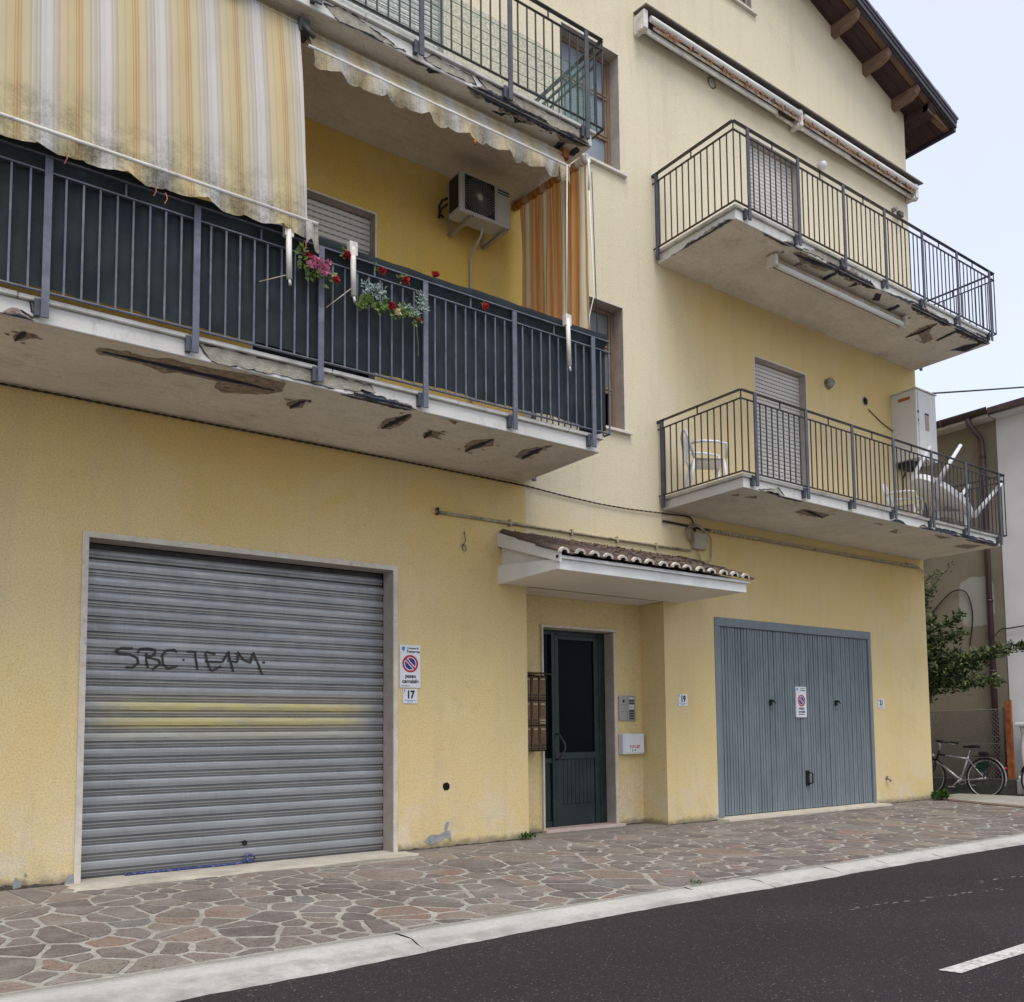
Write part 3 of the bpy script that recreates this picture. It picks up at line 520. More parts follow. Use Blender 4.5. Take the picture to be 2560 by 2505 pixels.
# pavement: mortar bed with crazy-paving slabs
def gz(y): return 0.0 + 0.0095*y       # falls 3 cm towards the kerb
pav = MB()
pav.grid(lambda u, v: (-6+u*20.6, 0.44 - v*3.64, gz(min(0, 0.44-v*3.64)) - 0.0030 + 0.0005*noise1(u*50, v*9)), 60, 12)
pav = struct(pav.build('pavement', M['mortar']))
def clip(poly, nx, ny, d):
    out = []
    for i in range(len(poly)):
        p, q = poly[i], poly[(i+1) % len(poly)]; a = nx*p[0]+ny*p[1]-d; b = nx*q[0]+ny*q[1]-d
        if a <= 0: out.append(p)
        if (a < 0 < b) or (b < 0 < a): t = a/(a-b); out.append((p[0]+(q[0]-p[0])*t, p[1]+(q[1]-p[1])*t))
    return out
rs = random.Random(11)
seeds = []
AX = 1.12; AY = 1.75                                   # slabs are a little longer along the street
tries = 0
while tries < 30000:
    tries += 1
    x = rs.uniform(-3.6, 13.6)/AX; y = rs.uniform(-3.25, 0.45)/AY; r = rs.choice([0.05, 0.07, 0.09, 0.11, 0.13, 0.16, 0.20])
    if all((x-a)**2+(y-b)**2 > (r+c)**2*0.93 for a, b, c in seeds): seeds.append((x, y, r))
polys = []
cells = []
for i, (x, y, r) in enumerate(seeds):
    near = sorted((j for j in range(len(seeds)) if j != i and abs(seeds[j][0]-x) < 1.0 and abs(seeds[j][1]-y) < 1.0), key=lambda j: (seeds[j][0]-x)**2+(seeds[j][1]-y)**2)[:18]
    poly = [(x-.7, y-.7), (x+.7, y-.7), (x+.7, y+.7), (x-.7, y+.7)]
    for j in near:
        a, b, c = seeds[j]; dx, dy = a-x, b-y; L = math.hypot(dx, dy); t = (L*L + r*r - c*c)/(2*L)
        nx, ny = dx/L, dy/L; gap = rs.uniform(0.006, 0.0155)
        poly = clip(poly, nx, ny, nx*x+ny*y+t-gap)
        if len(poly) < 3: break
    if len(poly) < 3: continue
    # masons snap the bigger slabs: a straight break gives angular pieces
    if r > .10 and rs.random() < .55:
        a = rs.uniform(0, math.pi); nx, ny = math.cos(a), math.sin(a); d = nx*x+ny*y+rs.uniform(-.35, .35)*r; gp_ = rs.uniform(.006, .012)
        for sg in (1, -1): cells.append((x, y, r, clip(poly, sg*nx, sg*ny, sg*d-gp_)))
    else: cells.append((x, y, r, poly))
for x, y, r, poly in cells:
    if len(poly) < 3: continue
    poly = [(p[0]*AX, p[1]*AY) for p in poly]
    for nx, ny, d in ((0, -1, 3.165), (0, 1, -0.035)): poly = clip(poly, nx, ny, d) 
    poly = clip(poly, 1, -0.36, 13.0)
    # keep clear of thresholds and of the thin cement skin before the shutter
    cx = sum(p[0] for p in poly)/max(1, len(poly)) if poly else 0
    if len(poly) < 3: continue
    if 1.3 < cx < 4.2: poly = clip(poly, 0.06, 1, -0.30+0.05*math.sin(cx*3))
    elif 8.2 < cx < 11.8: poly = clip(poly, 0, 1, -0.24)
    else: poly = clip(poly, 0, 1, -0.05 if not 5.6 < cx < 7.5 else 0.39)
    if len(poly) < 3: continue
    ar = abs(sum(poly[k][0]*poly[(k+1) % len(poly)][1]-poly[(k+1) % len(poly)][0]*poly[k][1] for k in range(len(poly))))/2
    if ar < 0.004: continue
    # chip the corners, roughen long edges
    q = []
    for k in range(len(poly)):
        p, a, b = poly[k], poly[k-1], poly[(k+1) % len(poly)]
        for o_ in (a, b):
            L = math.hypot(o_[0]-p[0], o_[1]-p[1]) or 1; t = min(0.30, rs.uniform(.006, .034)/L); q.append((p[0]+(o_[0]-p[0])*t, p[1]+(o_[1]-p[1])*t))
        L = math.hypot(b[0]-p[0], b[1]-p[1])
        if L > 0.14: q += [(p[0]+(b[0]-p[0])*f+rs.uniform(-.008, .008), p[1]+(b[1]-p[1])*f+rs.uniform(-.012, .012)) for f in ((.5,) if L < .3 else (.3, .5, .7))]
    polys.append(q)
def slab(mb, q, ox=0, oy=0):
    cx = sum(p[0] for p in q)/len(q); cy = sum(p[1] for p in q)/len(q); n = len(q); h = rs.uniform(.0, .0022); b = len(mb.v)
    tx, ty = rs.uniform(-.003, .003), rs.uniform(-.003, .003)
    for p in q: mb.v.append((p[0]-ox, p[1]-oy, gz(p[1])-.012))
    for p in q:
        L = math.hypot(p[0]-cx, p[1]-cy) or 1; s_ = max(0, 1-.005/L); x, y = cx+(p[0]-cx)*s_, cy+(p[1]-cy)*s_; mb.v.append((x-ox, y-oy, gz(y)+h+tx*(x-cx)+ty*(y-cy)))
    for k in range(n): mb.f.append((b+k, b+(k+1) % n, b+n+(k+1) % n, b+n+k)); mb.sm.append(False)
    mb.f.append(tuple(b+n+k for k in range(n))); mb.sm.append(False)
def cdist(q):
    x = sum(p[0] for p in q)/len(q); y = sum(p[1] for p in q)/len(q); d = math.hypot(x, y+7.96)
    vis = x > 0.35 - 0.2*(y)*0 and x < 13
    return d + (0 if vis else 50)
polys.sort(key=cdist)
for q in polys[:300]:
    mb = MB(); ox = sum(p[0] for p in q)/len(q); oy = sum(p[1] for p in q)/len(q); slab(mb, q, ox, oy); mb.build('paving_stone', M['porph'], pav, loc=(ox, oy, 0))
rest = MB()
for q in polys[300:]: slab(rest, q)
def porph_island():
    t = NT('porphyry_slab_far', 0.75, spec=0.25)
    oi = t.new('ShaderNodeNewGeometry').outputs['Random Per Island']
    hue = t.ramp(oi, [(0.0, (0.086, 0.071, 0.065)), (0.35, (0.138, 0.115, 0.102)), (0.6, (0.08, 0.062, 0.058)), (0.75, (0.175, 0.148, 0.118)), (0.88, (0.19, 0.118, 0.085)), (0.95, (0.19, 0.16, 0.12)), (1.0, (0.125, 0.125, 0.118))])
    c = t.mix(t.ramp(t.noise(7, 6, 0.6), [(0.3, 0), (0.7, 1)]), hue, t.mix(0.35, hue, (0.24, 0.21, 0.19)))
    c = t.mix(t.ramp(t.noise(1.6, 6, 0.7), [(0.45, 0), (0.75, 0.4)]), c, (0.33, 0.31, 0.29))
    c = t.mix(t.math('MULTIPLY', t.sstep(t.xyz()[1], -1.3, 0.1), 0.35), c, (0.27, 0.245, 0.23))
    t.color(c); t.bump(t.noise(18, 5), 0.45, 0.012); return t.m
ro = rest.build('paving_stones_far', porph_island(), pav); ro['kind'] = 'stuff'
# cement skins before the doors
sk = MB(); sk.grid(lambda u, v: (1.36+u*2.8+0.03*noise1(v*9, 2), 0.26 - v*(0.60+0.05*noise1(u*12, 1)+0.10*(1-u)), 0.002 - 0.007*v + .0015*noise1(u*30, v*8)), 40, 10)
sk.build('cement_threshold', M['kerb'] if False else simple('stained_cement', (0.50, 0.46, 0.39), 0.9, var=0.15, sc=4, bump=0.5, dirt=(0.24, 0.20, 0.15), dirtamt=0.6), pav)
sk = MB(); sk.box(8.33, 11.70, -0.20, 0.0, -0.01, 0.020); sk.box(8.33, 11.66, -0.001, 0.10, 0.0, 0.032); sk.build('garage_threshold', simple('pale_cement_step', (0.58, 0.53, 0.43), 0.9, var=0.12, sc=5, bump=0.4, dirt=(0.3, 0.25, 0.18), dirtamt=0.5), pav)
# alley beside the building
al = MB(); al.face([(13.0, 9, -0.008), (13.0, 0, -0.008), (15.0, 0, -0.102), (15.0, 9, -0.102)]); al.face([(13.0, 0, -0.008), (11.85, -3.2, -0.038), (15.0, -3.2, -0.102), (15.0, 0, -0.102)]); al.face([(15.0, 9, -0.102), (15.0, -3.2, -0.102), (26, -3.2, -0.12), (26, 9, -0.12)])
al = struct(al.build('alley_ground', M['alley']))
bs = MB(); bs.grid(lambda u, v: (13.06+0.36*min(0, 1.0-u*4.2)+v*0.26+0.02*noise1(u*20, v), 1.0-u*4.2, gz(min(0, 1.0-u*4.2))+.006-v*.002), 20, 3); bs.build('soil_joint', M['brownstrip'], al)
dr = MB(); dr.grid(lambda u, v: (15.75+.06*noise1(v*30)+(.45-.06)*u, -3+v*10, -.097+.02*u+.01*noise1(v*60, u*4)*u), 4, 80); dr.build('soil_bed', simple('dark_shaded_soil', (0.02, 0.018, 0.014), 0.95, var=0.4, bump=1), al)  # soil darkened to add shade along the foot of the low wall

# ================================================================ apartment building
B = thing('apartment_building', 'yellow stuccoed apartment house with crumbling balconies, garage shutters and a gabled roof', 'building')
def gtop(x): return 11.011 + 0.321*(13.09-x) if x > 6.5 else 13.126 - 0.321*(6.5-x)
holes = [(1.475, 4.035, -0.3, 2.62, 0.20), (5.56, 7.518, -0.3, 2.60, 0), (8.40, 11.58, 0.03, 2.44, 0.06), (2.70, 3.845, 3.83, 6.045, 0.13), (3.2, 4.6, 6.86, 9.06, 0.13),
         (6.12, 6.97, 7.665, 9.135, 0.18), (6.12, 6.965, 4.545, 6.01, 0.18), (9.275, 10.335, 6.86, 9.09, 0.14), (9.265, 10.325, 3.83, 6.015, 0.14), (8.86, 9.42, 10.92, 11.6, 0.15)]
X0, X1 = -3.0, 13.1
xb = sorted({X0, X1, 6.5} | {h[0] for h in holes} | {h[1] for h in holes}); zb = sorted({-0.3, 10.4} | {h[2] for h in holes if h[2] < 10} | {h[3] for h in holes if h[3] < 10})
wl = MB()
def inhole(x, z): return any(a < x < b and c < z < d for a, b, c, d, _ in holes)
for i in range(len(xb)-1):
    for j in range(len(zb)-1):
        if not inhole((xb[i]+xb[i+1])/2, (zb[j]+zb[j+1])/2): wl.face([(xb[i], 0, zb[j]), (xb[i+1], 0, zb[j]), (xb[i+1], 0, zb[j+1]), (xb[i], 0, zb[j+1])])
# gable
g0, g1_, gz0, gz1 = 8.86, 9.42, 10.92, 11.6
for a, b in ((X0, 6.5), (6.5, g0), (g1_, X1)): wl.face([(a, 0, 10.4), (b, 0, 10.4), (b, 0, gtop(b)), (a, 0, gtop(a))])
wl.face([(g0, 0, 10.4), (g1_, 0, 10.4), (g1_, 0, gz0), (g0, 0, gz0)]); wl.face([(g0, 0, gz1), (g1_, 0, gz1), (g1_, 0, gtop(g1_)), (g0, 0, gtop(g0))])
# side and back walls
wl.face([(X1, 0, -.3), (X1, 9, -.3), (X1, 9, 11.0), (X1, 0, 11.0)]); wl.face([(X0, 0, -.3), (X0, 0, 10.07), (X0, 9, 10.07), (X0, 9, -.3)])
wl.face([(X0, 9, -.3), (X0, 9, 10.07), (6.5, 9, 13.126), (X1, 9, 11.0), (X1, 9, -.3)])
# recess of the entrance: sides, ceiling, back wall round the door
RD = 0.418
wl.face([(5.56, 0, -.3), (5.56, 0, 2.6), (5.56, RD, 2.6), (5.56, RD, -.3)]); wl.face([(7.518, 0, -.3), (7.518, RD, -.3), (7.518, RD, 2.6), (7.518, 0, 2.6)])
for q in (((5.56, -.3), (6.055, 2.6)), ((7.09, -.3), (7.518, 2.6)), ((6.055, 2.255), (7.09, 2.6))):
    (a, c), (b, d) = q; wl.face([(a, RD, c), (b, RD, c), (b, RD, d), (a, RD, d)])
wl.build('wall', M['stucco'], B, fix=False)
MB().box(5.57, 7.51, 0.0, RD, 2.601, 2.66).build('recess_ceiling', M['canopyunder'], B)
# black sheet paints in the dark interior behind the openings
MB().box(X0+.3, X1-.3, 0.75, 0.8, 0, 9.9).build('dark_interior_sheet', M['hole'], B)
# reveals of dressed stone + thin edge trims
def reveal(h, mat, depth, sill=False, trim=0.014, tmat=None, tw=0.02, prd=0.006):
    a, b, c, d, _ = h; mb = MB()
    mb.box(a-.02, a, .002, depth, c, d); mb.box(b, b+.02, .002, depth, c, d); mb.box(a-.02, b+.02, .002, depth, d, d+.02)
    o = mb.build('reveal', mat, B)
    if tmat:
        t = MB(); t.box(a-tw, a-.0005, -prd, .001, c, d+tw); t.box(b+.0005, b+tw, -prd, .001, c, d+tw); t.box(a-.0005, b+.0005, -prd, .001, d+.0005, d+tw); t.build('stone_edge', tmat, B)
    return o
reveal(holes[0], M['marble'], .20, tmat=M['travertine'], tw=.045, prd=.012)
for k in (3, 4, 5, 6, 7, 8, 9): reveal(holes[k], M['marble'], holes[k][4], tmat=M['sill'], tw=.018, prd=.004)
# ---- sills
def sill(x0, x1, z, y=0.045): MB().box(x0, x1, -y, .2, z-.035, z).build('sill', M['sill'], B, bevel=.004)
sill(6.05, 7.055, 7.66); sill(6.05, 7.05, 4.54); sill(8.80, 9.50, 10.92)
# ---- timber windows
def window(x0, x1, z0, z1, y, muntins, gm, openbot=False):
    w_ = MB(); s = .05
    w_.box(x0, x0+s, y-.02, y+.03, z0, z1); w_.box(x1-s, x1, y-.02, y+.03, z0, z1); w_.box(x0+s, x1-s, y-.02, y+.03, z1-s, z1); w_.box(x0+s, x1-s, y-.02, y+.03, z0, z0+.04)
    fr = w_.build('window', M['winwood'], B, bevel=.004)
    zs = [z0+.04] + list(muntins) + [z1-s]
    for m in muntins:
        MB().box(x0+s, x1-s, y-.022, y+.02, m-.035, m-.005).box(x0+s, x1-s, y-.022, y+.02, m+.005, m+.035).build('glazing_bar', M['winwood'], fr, bevel=.003)
    for i in range(len(zs)-1):
        a = zs[i] + (.035 if i else 0); b = zs[i+1] - (.035 if i < len(zs)-2 else 0)
        st = MB(); st.box(x0+s, x0+s+.03, y-.012, y+.02, a, b); st.box(x1-s-.03, x1-s, y-.012, y+.02, a, b); st.build('sash_stile', M['winwood'], fr)
        if openbot and i == 0: MB().box(x0+s+.03, x1-s-.03, y+.10, y+.11, a, b).build('pane', M['dglass'], fr)
        else: MB().box(x0+s+.03, x1-s-.03, y+.004, y+.010, a, b).build('pane', gm, fr)
    return fr
window(6.12, 6.97, 7.665, 9.135, .18, (8.15, 8.66), M['frosted'])
window(6.12, 6.965, 4.545, 6.01, .18, (5.05, 5.55), M['frosted2'], True)
tw = window(8.86, 9.42, 10.92, 11.6, .14, (11.3,), M['frosted'])
for i in range(6): MB().tube([(8.9+i*.09, .03, 10.92), (8.9+i*.09, .03, 11.6)], .009).build('window_bar', M['whitedirty'], B)
# ---- roller shutters of the balcony doors
def roll(x0, x1, z0, z1, y, pitch=.055, gap=None):
    e = MB().box(x0, x1, y+.02, y+.03, z0 if gap is None else gap, z1).build('door_shutter', M['pvc'], B)
    zb_ = z0 if gap is None else gap; n = int((z1-zb_)/pitch); pr = MB(); h = pitch
    prof = [(0.010, 0), (0.0, .006), (-0.004, h*.5), (0.0, h-.010), (0.010, h-.006)]
    for i in range(len(prof)-1):
        (ya, za), (yb, zb2) = prof[i], prof[i+1]; pr.face([(x0, ya, za), (x1, ya, za), (x1, yb, zb2), (x0, yb, zb2)])
    pr.face([(x0, .010, h-.006), (x1, .010, h-.006), (x1, .014, h), (x0, .014, h)])
    me = pr.mesh('shutter_slat'); me.materials.append(M['pvc'])
    for k in range(n): link('shutter_slat', me, e, (0, y, zb_ + k*pitch + (z1-zb_-n*pitch)))
    # ventilation slots between slats
    sl = MB()
    for k in range(0, n):
        zz = zb_ + k*pitch + (z1-zb_-n*pitch) + h-.0045
        x = x0+.03
        while x < x1-.04: sl.box(x, x+.035, y+.0045, y+.008, zz-.002, zz+.002); x += .06
    sl.build('vent_slots', M['black'], e)['kind'] = 'stuff'
    if gap is not None: MB().box(x0, x1, y+.08, y+.085, z0, gap).build('door_glass', M['dglass'], e)
    return e
roll(2.70, 3.845, 3.83, 6.045, .11, gap=5.70)
roll(3.2, 4.6, 6.86, 9.06, .11); roll(9.275, 10.335, 6.86, 9.09, .12); roll(9.265, 10.325, 3.83, 6.015, .12)

# ---- big galvanised roll-up shutter (slat by slat)
gs = MB().box(1.475, 4.035, .235, .245, -0.02, 2.62).build('garage_shutter', M['dgrey'], B)
P = .1235; YS = 0.2
prof = [(.010, 0), (.010, .005), (.001, .009), (.001, .014), (.014, .017), (.014, .025), (.003, .029), (.003, .040), (.016, .043), (.016, .053), (.000, .057), (-.004, .085), (-.003, .108), (.000, .117), (.010, .1205), (.010, P)]
mb = MB()
for i in range(len(prof)-1):
    (a, za), (b, zb_) = prof[i], prof[i+1]; mb.face([(1.478, a, za), (4.032, a, za), (4.032, b, zb_), (1.478, b, zb_)])
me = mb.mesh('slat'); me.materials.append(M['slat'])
def slaty(z):
    zz = (z - 0.01) % P
    for i in range(len(prof)-1):
        (a, za), (b, zb_) = prof[i], prof[i+1]
        if za <= zz <= zb_: return YS + a + (b-a)*((zz-za)/max(1e-6, zb_-za))
    return YS
for k in range(20):
    o = link('slat', me, gs, (0, YS + RR(-.0012, .0012), 0.01 + k*P)); o.rotation_euler = (RR(-.01, .01), 0, 0)
o = link('slat', me, gs, (0, YS+.022, 0.01+20*P-.03)); MB().box(1.478, 4.032, YS+.045, YS+.05, 2.47, 2.62).build('top_shadow_panel', M['black'], gs)  # black panel stands in for the shadow at the top of the shutter
mb = MB().box(1.478, 4.032, YS-.006, YS+.02, -.012, 0.012); mb.build('bottom_bar', M['dgrey'], gs, bevel=.003)
mb = MB(); mb.disc((2.752, YS-.008, 0.175), (0, -1, 0), .022, 14); mb.box(2.738, 2.766, YS-.012, YS-.002, .165, .185); mb.build('lock', M['black'], gs)
mb = MB()
for st in GRAF:
    pts = []
    for (a, b), (c, d) in zip(st, st[1:]):
        n = max(2, int(math.hypot(c-a, d-b)/.005))
        pts += [(a+(c-a)*i/n, b+(d-b)*i/n) for i in range(n)]
    pts.append(st[-1]); W_ = .0095
    L = []
    for i, (x, z) in enumerate(pts):
        dx = pts[min(i+1, len(pts)-1)][0]-pts[max(i-1, 0)][0]; dz = pts[min(i+1, len(pts)-1)][1]-pts[max(i-1, 0)][1]; l = math.hypot(dx, dz) or 1
        L.append(((x-dz/l*W_, z+dx/l*W_), (x+dz/l*W_, z-dx/l*W_)))
    for (a, b), (c, d) in zip(L, L[1:]):
        mb.face([(p[0], min(slaty(p[1]), YS+.004)-.0035, p[1]) for p in (a, b, d, c)])
mb.build('graffiti_lettering', M['graf'], gs)

# ---- grey-blue up-and-over door of vertical boards
gd = MB().box(8.40, 11.58, .055, .065, .03, 2.44).build('garage_door', M['doorp'], B)
fr = MB(); fr.box(8.362, 11.617, -.012, .05, 2.375, 2.484); fr.box(8.362, 8.455, -.010, .05, .02, 2.375); fr.box(11.545, 11.617, -.010, .05, .02, 2.375); fr.build('door_frame', M['doorp'], gd, bevel=.004)
nb = 30; bw = (11.545-8.455)/nb
mb = MB(); hw = bw/2
pf = [(-hw+.002, .045), (-hw+.007, .006), (-.014, .000), (-.009, .018), (-.003, .018), (.002, .002), (hw-.009, .004), (hw-.003, .045)]
for i in range(len(pf)-1): mb.face([(pf[i][0], pf[i][1], 0), (pf[i+1][0], pf[i+1][1], 0), (pf[i+1][0], pf[i+1][1], 2.33), (pf[i][0], pf[i][1], 2.33)])
me = mb.mesh('board'); me.materials.append(M['doorp'])
for k in range(nb):
    o = link('board', me, gd, (8.455+bw*(k+.5), .012+RR(0, .006), .042)); o.rotation_euler = (0, RR(-.0022, .0022), RR(-.09, .09)); o.scale = (RR(.93, 1.02), RR(.6, 1.3), 1)
for x, z in ((9.39, 1.43), (10.76, 1.44)):
    h = MB(); h.box(x-.018, x+.018, -.012, .012, z-.03, z+.045); h.tube([(x, -.01, z+.03), (x, -.05, z+.03)], .012); h.tube([(x-.015, -.05, z+.02), (x+.025, -.052, z+.0)], .009); h.disc((x-.005, -.013, z-.075), (0, -1, 0), .012); h.build('lock_handle', M['black'], gd)
h = MB(); h.tube([(10.09, 0, .52), (10.12, -.055, .50), (10.12, -.055, .38), (10.09, 0, .36)], .012); h.box(10.06, 10.12, -.004, .012, .34, .54); h.build('pull_handle', M['black'], gd)

# ---- entrance door
ed = MB().box(6.06, 7.085, .62, .64, .03, 2.25).build('entrance_door', M['green'], B)
st = MB(); st.box(6.03, 6.055, RD-.03, .60, 0, 2.255); st.box(7.085, 7.12, RD-.012, .60, 0, 2.255); st.box(6.03, 7.12, RD-.03, .60, 2.255, 2.285); st.build('stone_surround', M['travertine'], ed, bevel=.003)
rv = MB(); rv.box(7.078, 7.0845, RD-.008, .60, 0.02, 2.25); rv.build('jamb_lining', M['marble'], ed)
th = MB(); th.box(6.02, 7.16, RD-.09, .60, -.02, .028); th.build('door_step', stone_mat('pink_marble', (0.50, 0.38, 0.33), (0.62, 0.50, 0.44), (0.3, 0.22, 0.18)), ed, bevel=.004)
def pn(x0, x1, z0, z1, y0=.58, y1=.62): return (x0, x1, y0, y1, z0, z1)
mb = MB()
for q in (pn(6.06, 6.12, .03, 2.25), pn(6.29, 6.335, .03, 2.22, .565), pn(6.345, 6.40, .03, 2.22), pn(6.92, 6.99, .03, 2.22), pn(6.99, 7.078, .03, 2.25, .57), pn(6.06, 7.078, 2.20, 2.25), pn(6.40, 6.92, .78, .86), pn(6.40, 6.92, .03, .27, .595), pn(6.40, 6.92, 2.15, 2.20), pn(6.12, 6.29, .74, .80), pn(6.12, 6.29, .03, .10)): mb.box(*q)
mb.build('door_frame', M['green'], ed, bevel=.004)
for k in range(9):
    x = 6.405 + k*.0572; MB().box(x+.002, x+.0552, .598, .612, .27, .78).build('board', M['green'], ed, bevel=.003)
for x in (6.125, 6.18, 6.235): MB().box(x, x+.052, .600, .612, .10, .74).build('board', M['green'], ed, bevel=.003)
MB().box(6.40, 6.92, .606, .612, .86, 2.15).build('pane', M['dglass'], ed); MB().box(6.12, 6.29, .606, .612, .80, 2.20).build('pane', M['dglass'], ed)
MB().tube([(6.345, .58, 1.07), (6.36, .53, 1.06), (6.37, .44, .96), (6.37, .43, .90), (6.36, .53, .79), (6.345, .58, .78)], .011, 8).build('pull_handle', M['dgrey'], ed)
for z in (1.0, 1.45, 2.0): MB().tube([(6.10, .575, z), (6.10, .575, z+.1)], .010).build('hinge', M['dgrey'], ed)

# ---- entrance canopy
CX0, CX1, CY = 5.24, 7.80, -1.0
cn = MB().box(CX0, CX1, CY, -.002, 2.605, 2.64).build('entrance_canopy', M['canopyunder'], B)
MB().box(CX0-.02, CX1+.02, CY-.03, CY, 2.598, 2.700).build('front_fascia', M['white'], cn, bevel=.004)
mb = MB().prism([(CY-.015, 2.605), (0, 2.60), (0, 2.79), (CY-.015, 2.70)], lambda p: (CX0-.03, p[0], p[1]), lambda p: (CX0+.03, p[0], p[1])); mb.build('side_beam', M['white'], cn)
mb = MB().prism([(CY-.06, 2.665), (-.001, 2.99), (-.001, 3.135), (CY-.06, 2.765)], lambda p: (CX0-.04, p[0], p[1]), lambda p: (CX0-.015, p[0], p[1])); mb.build('barge_board', M['white'], cn)
mb = MB().prism([(CY+.05, 2.70), (0, 2.70), (0, 3.0)], lambda p: (CX0+.02, p[0], p[1]), lambda p: (CX0+.03, p[0], p[1])); mb.build('gable_board', M['white'], cn)
mb = MB().prism([(CY-.06, 2.70), (-.001, 3.03), (-.001, 3.05), (CY-.06, 2.72)], lambda p: (CX0-.015, p[0], p[1]), lambda p: (CX1+.04, p[0], p[1])); mb.build('roof_deck', M['white'], cn)
MB().box(CX0-.04, CX1+.05, CY-.045, CY-.002, 2.7005, 2.735).build('eaves_board', M['white'], cn, bevel=.003)
# pantiles: S section, three courses
NTi = 15; TW = (CX1+.10-CX0+.02)/NTi; TL = .42
slope = math.atan2(.36, 1.02)
tm = MB(); ns = 10
def sprof(u):    # one wave: raised roll on the left, pan on the right
    return .040*math.sin(math.pi*u/.5) if u < .5 else -.012*math.sin(math.pi*(u-.5)/.5)
def tp(u, v, k=0): return (u*TW*1.04, v*TL, sprof(u) + k)
tm.grid(lambda u, v: tp(u, v, .012), ns, 1); tm.grid(lambda u, v: tp(u, v, 0), ns, 1)
for i in range(ns): tm.face([tp(i/ns, 0, 0), tp((i+1)/ns, 0, 0), tp((i+1)/ns, 0, .012), tp(i/ns, 0, .012)])
tme = tm.mesh('roof_tile'); tme.materials.append(M['tile'])
te = MB(); na = 10
for i in range(na):
    a, b = math.pi*i/na, math.pi*(i+1)/na; cx_ = TW*.25
    def q_(t, r): return (cx_+math.cos(math.pi-t)*r*TW*.29/.04, -.006, -.002+math.sin(t)*r*1.1)
    te.face([q_(a, .026), q_(b, .026), q_(b, .046), q_(a, .046)]); te.face([(x, y+.03, z) for x, y, z in (q_(a, .046), q_(b, .046))]+[q_(b, .046), q_(a, .046)])
teme = te.mesh('tile_edge'); teme.materials.append(M['tileend'])
for r_ in range(3):
    for k in range(NTi):
        y = CY-.10 + r_*.33; z = 2.742 + (y-(CY-.10))*math.tan(slope) + .010
        rot = (slope-.03+RR(-.015, .015), RR(-.02, .02), RR(-.02, .02)); lc = (CX0-.05+k*TW+RR(-.004, .004), y+RR(-.01, .01), z+RR(-.003, .003))
        o = link('roof_tile', tme, cn, lc); o.rotation_euler = rot
        if r_ == 0 and RR(0, 1) < .86: e = link('tile_edge', teme, cn, lc); e.rotation_euler = rot
ms = MB()
for k in range(1500):
    x = CX0 + .1 + abs(random.gauss(.45, .28))*2.6 % 2.4; y = -RR(.01, .12) if RR(0, 1) < .6 else -RR(.01, .75); z = 3.135 + y*math.tan(slope) + RR(0.0, .025)
    s = RR(.008, .020); ms.face([(x-s, y, z), (x+s, y+RR(-s, s), z), (x+RR(-s, s), y, z+s*RR(.8, 1.8))]); ms.face([(x, y-s, z), (x, y+s, z), (x+RR(-s, s), y, z+s*RR(.8, 1.8))])
ms.build('moss_tufts', M['moss'], cn)['kind'] = 'stuff'

# ---- wall vents and holes
v = MB(); v.disc((8.578, -.012, 9.508), (0, -1, 0), .075, 24, .060); v.tube([(8.578, .0, 9.508), (8.578, -.012, 9.508)], .075, 24); v.build('vent_grille', M['sill'], B)
g_ = MB()
for i in range(-4, 5):
    hh = math.sqrt(max(0, .058**2-(i*.013)**2)); g_.box(8.578+i*.013-.002, 8.578+i*.013+.002, -.017, -.012, 9.508-hh, 9.508+hh)
g_.build('vent_bars', M['sill'], B); MB().disc((8.578, -.011, 9.508), (0, -1, 0), .062, 24).build('vent_backing', M['beigebox'], B)
def wallhole(x, z, r, rim=None):
    m = MB(); n = 16; m.face([(x+math.cos(2*math.pi*k/n)*r*RR(.93, 1.05), -.003, z+math.sin(2*math.pi*k/n)*r*RR(.93, 1.05)) for k in range(n)]); m.build('wall_hole', M['hole'], B)
    if rim: MB().disc((x, -.006, z), (0, -1, 0), r+.018, 24, r*.95).build('hole_rim', M['beigebox'], B)
wallhole(4.596, .576, .040); wallhole(11.72, 5.946, .060, 1)
# flaked render at the wall foot, hose hook scar
def flake(pts, mat=M['bare'], y=-.004, name='render_patch'):
    m = MB(); cx = sum(p[0] for p in pts)/len(pts); cz = sum(p[1] for p in pts)/len(pts); rj = []
    for i, p in enumerate(pts):
        q = pts[(i+1) % len(pts)]
        for t in (0, .35, .7): rj.append((p[0]+(q[0]-p[0])*t+RR(-.004, .004), p[1]+(q[1]-p[1])*t+RR(-.004, .004)))
    m.face([(p[0], y, p[1]) for p in rj]); return m.build(name, mat, B)
gp = simple('grey_undercoat', (0.28, 0.29, 0.29), 0.9, var=0.2, sc=20, bump=.6)
flake([(4.35, .07), (4.42, .13), (4.52, .12), (4.58, .155), (4.635, .15), (4.65, .05), (4.60, .09), (4.50, .05), (4.42, .035)], gp)
flake([(4.575, .165), (4.59, .235), (4.625, .235), (4.615, .19), (4.60, .165)], gp)
fm_ = simple('dark_foot_strip', (0.085, 0.075, 0.06), .95, var=.4, sc=15, bump=.8)  # dark uneven strip along the wall foot
def foot(x0, x1, y, h, nm='wall_foot_gap'):
    m = MB(); n = int((x1-x0)/.03); top = [(x0+(x1-x0)*k/n, h*(.55+.45*noise1((x0+k*.03)*7, 2)) + RR(-.004, .004)) for k in range(n+1)]
    m.face([(p[0], y, max(.004, p[1])) for p in top] + [(x1, y, -.08), (x0, y, -.08)]); m.build(nm, fm_, B, fix=False)
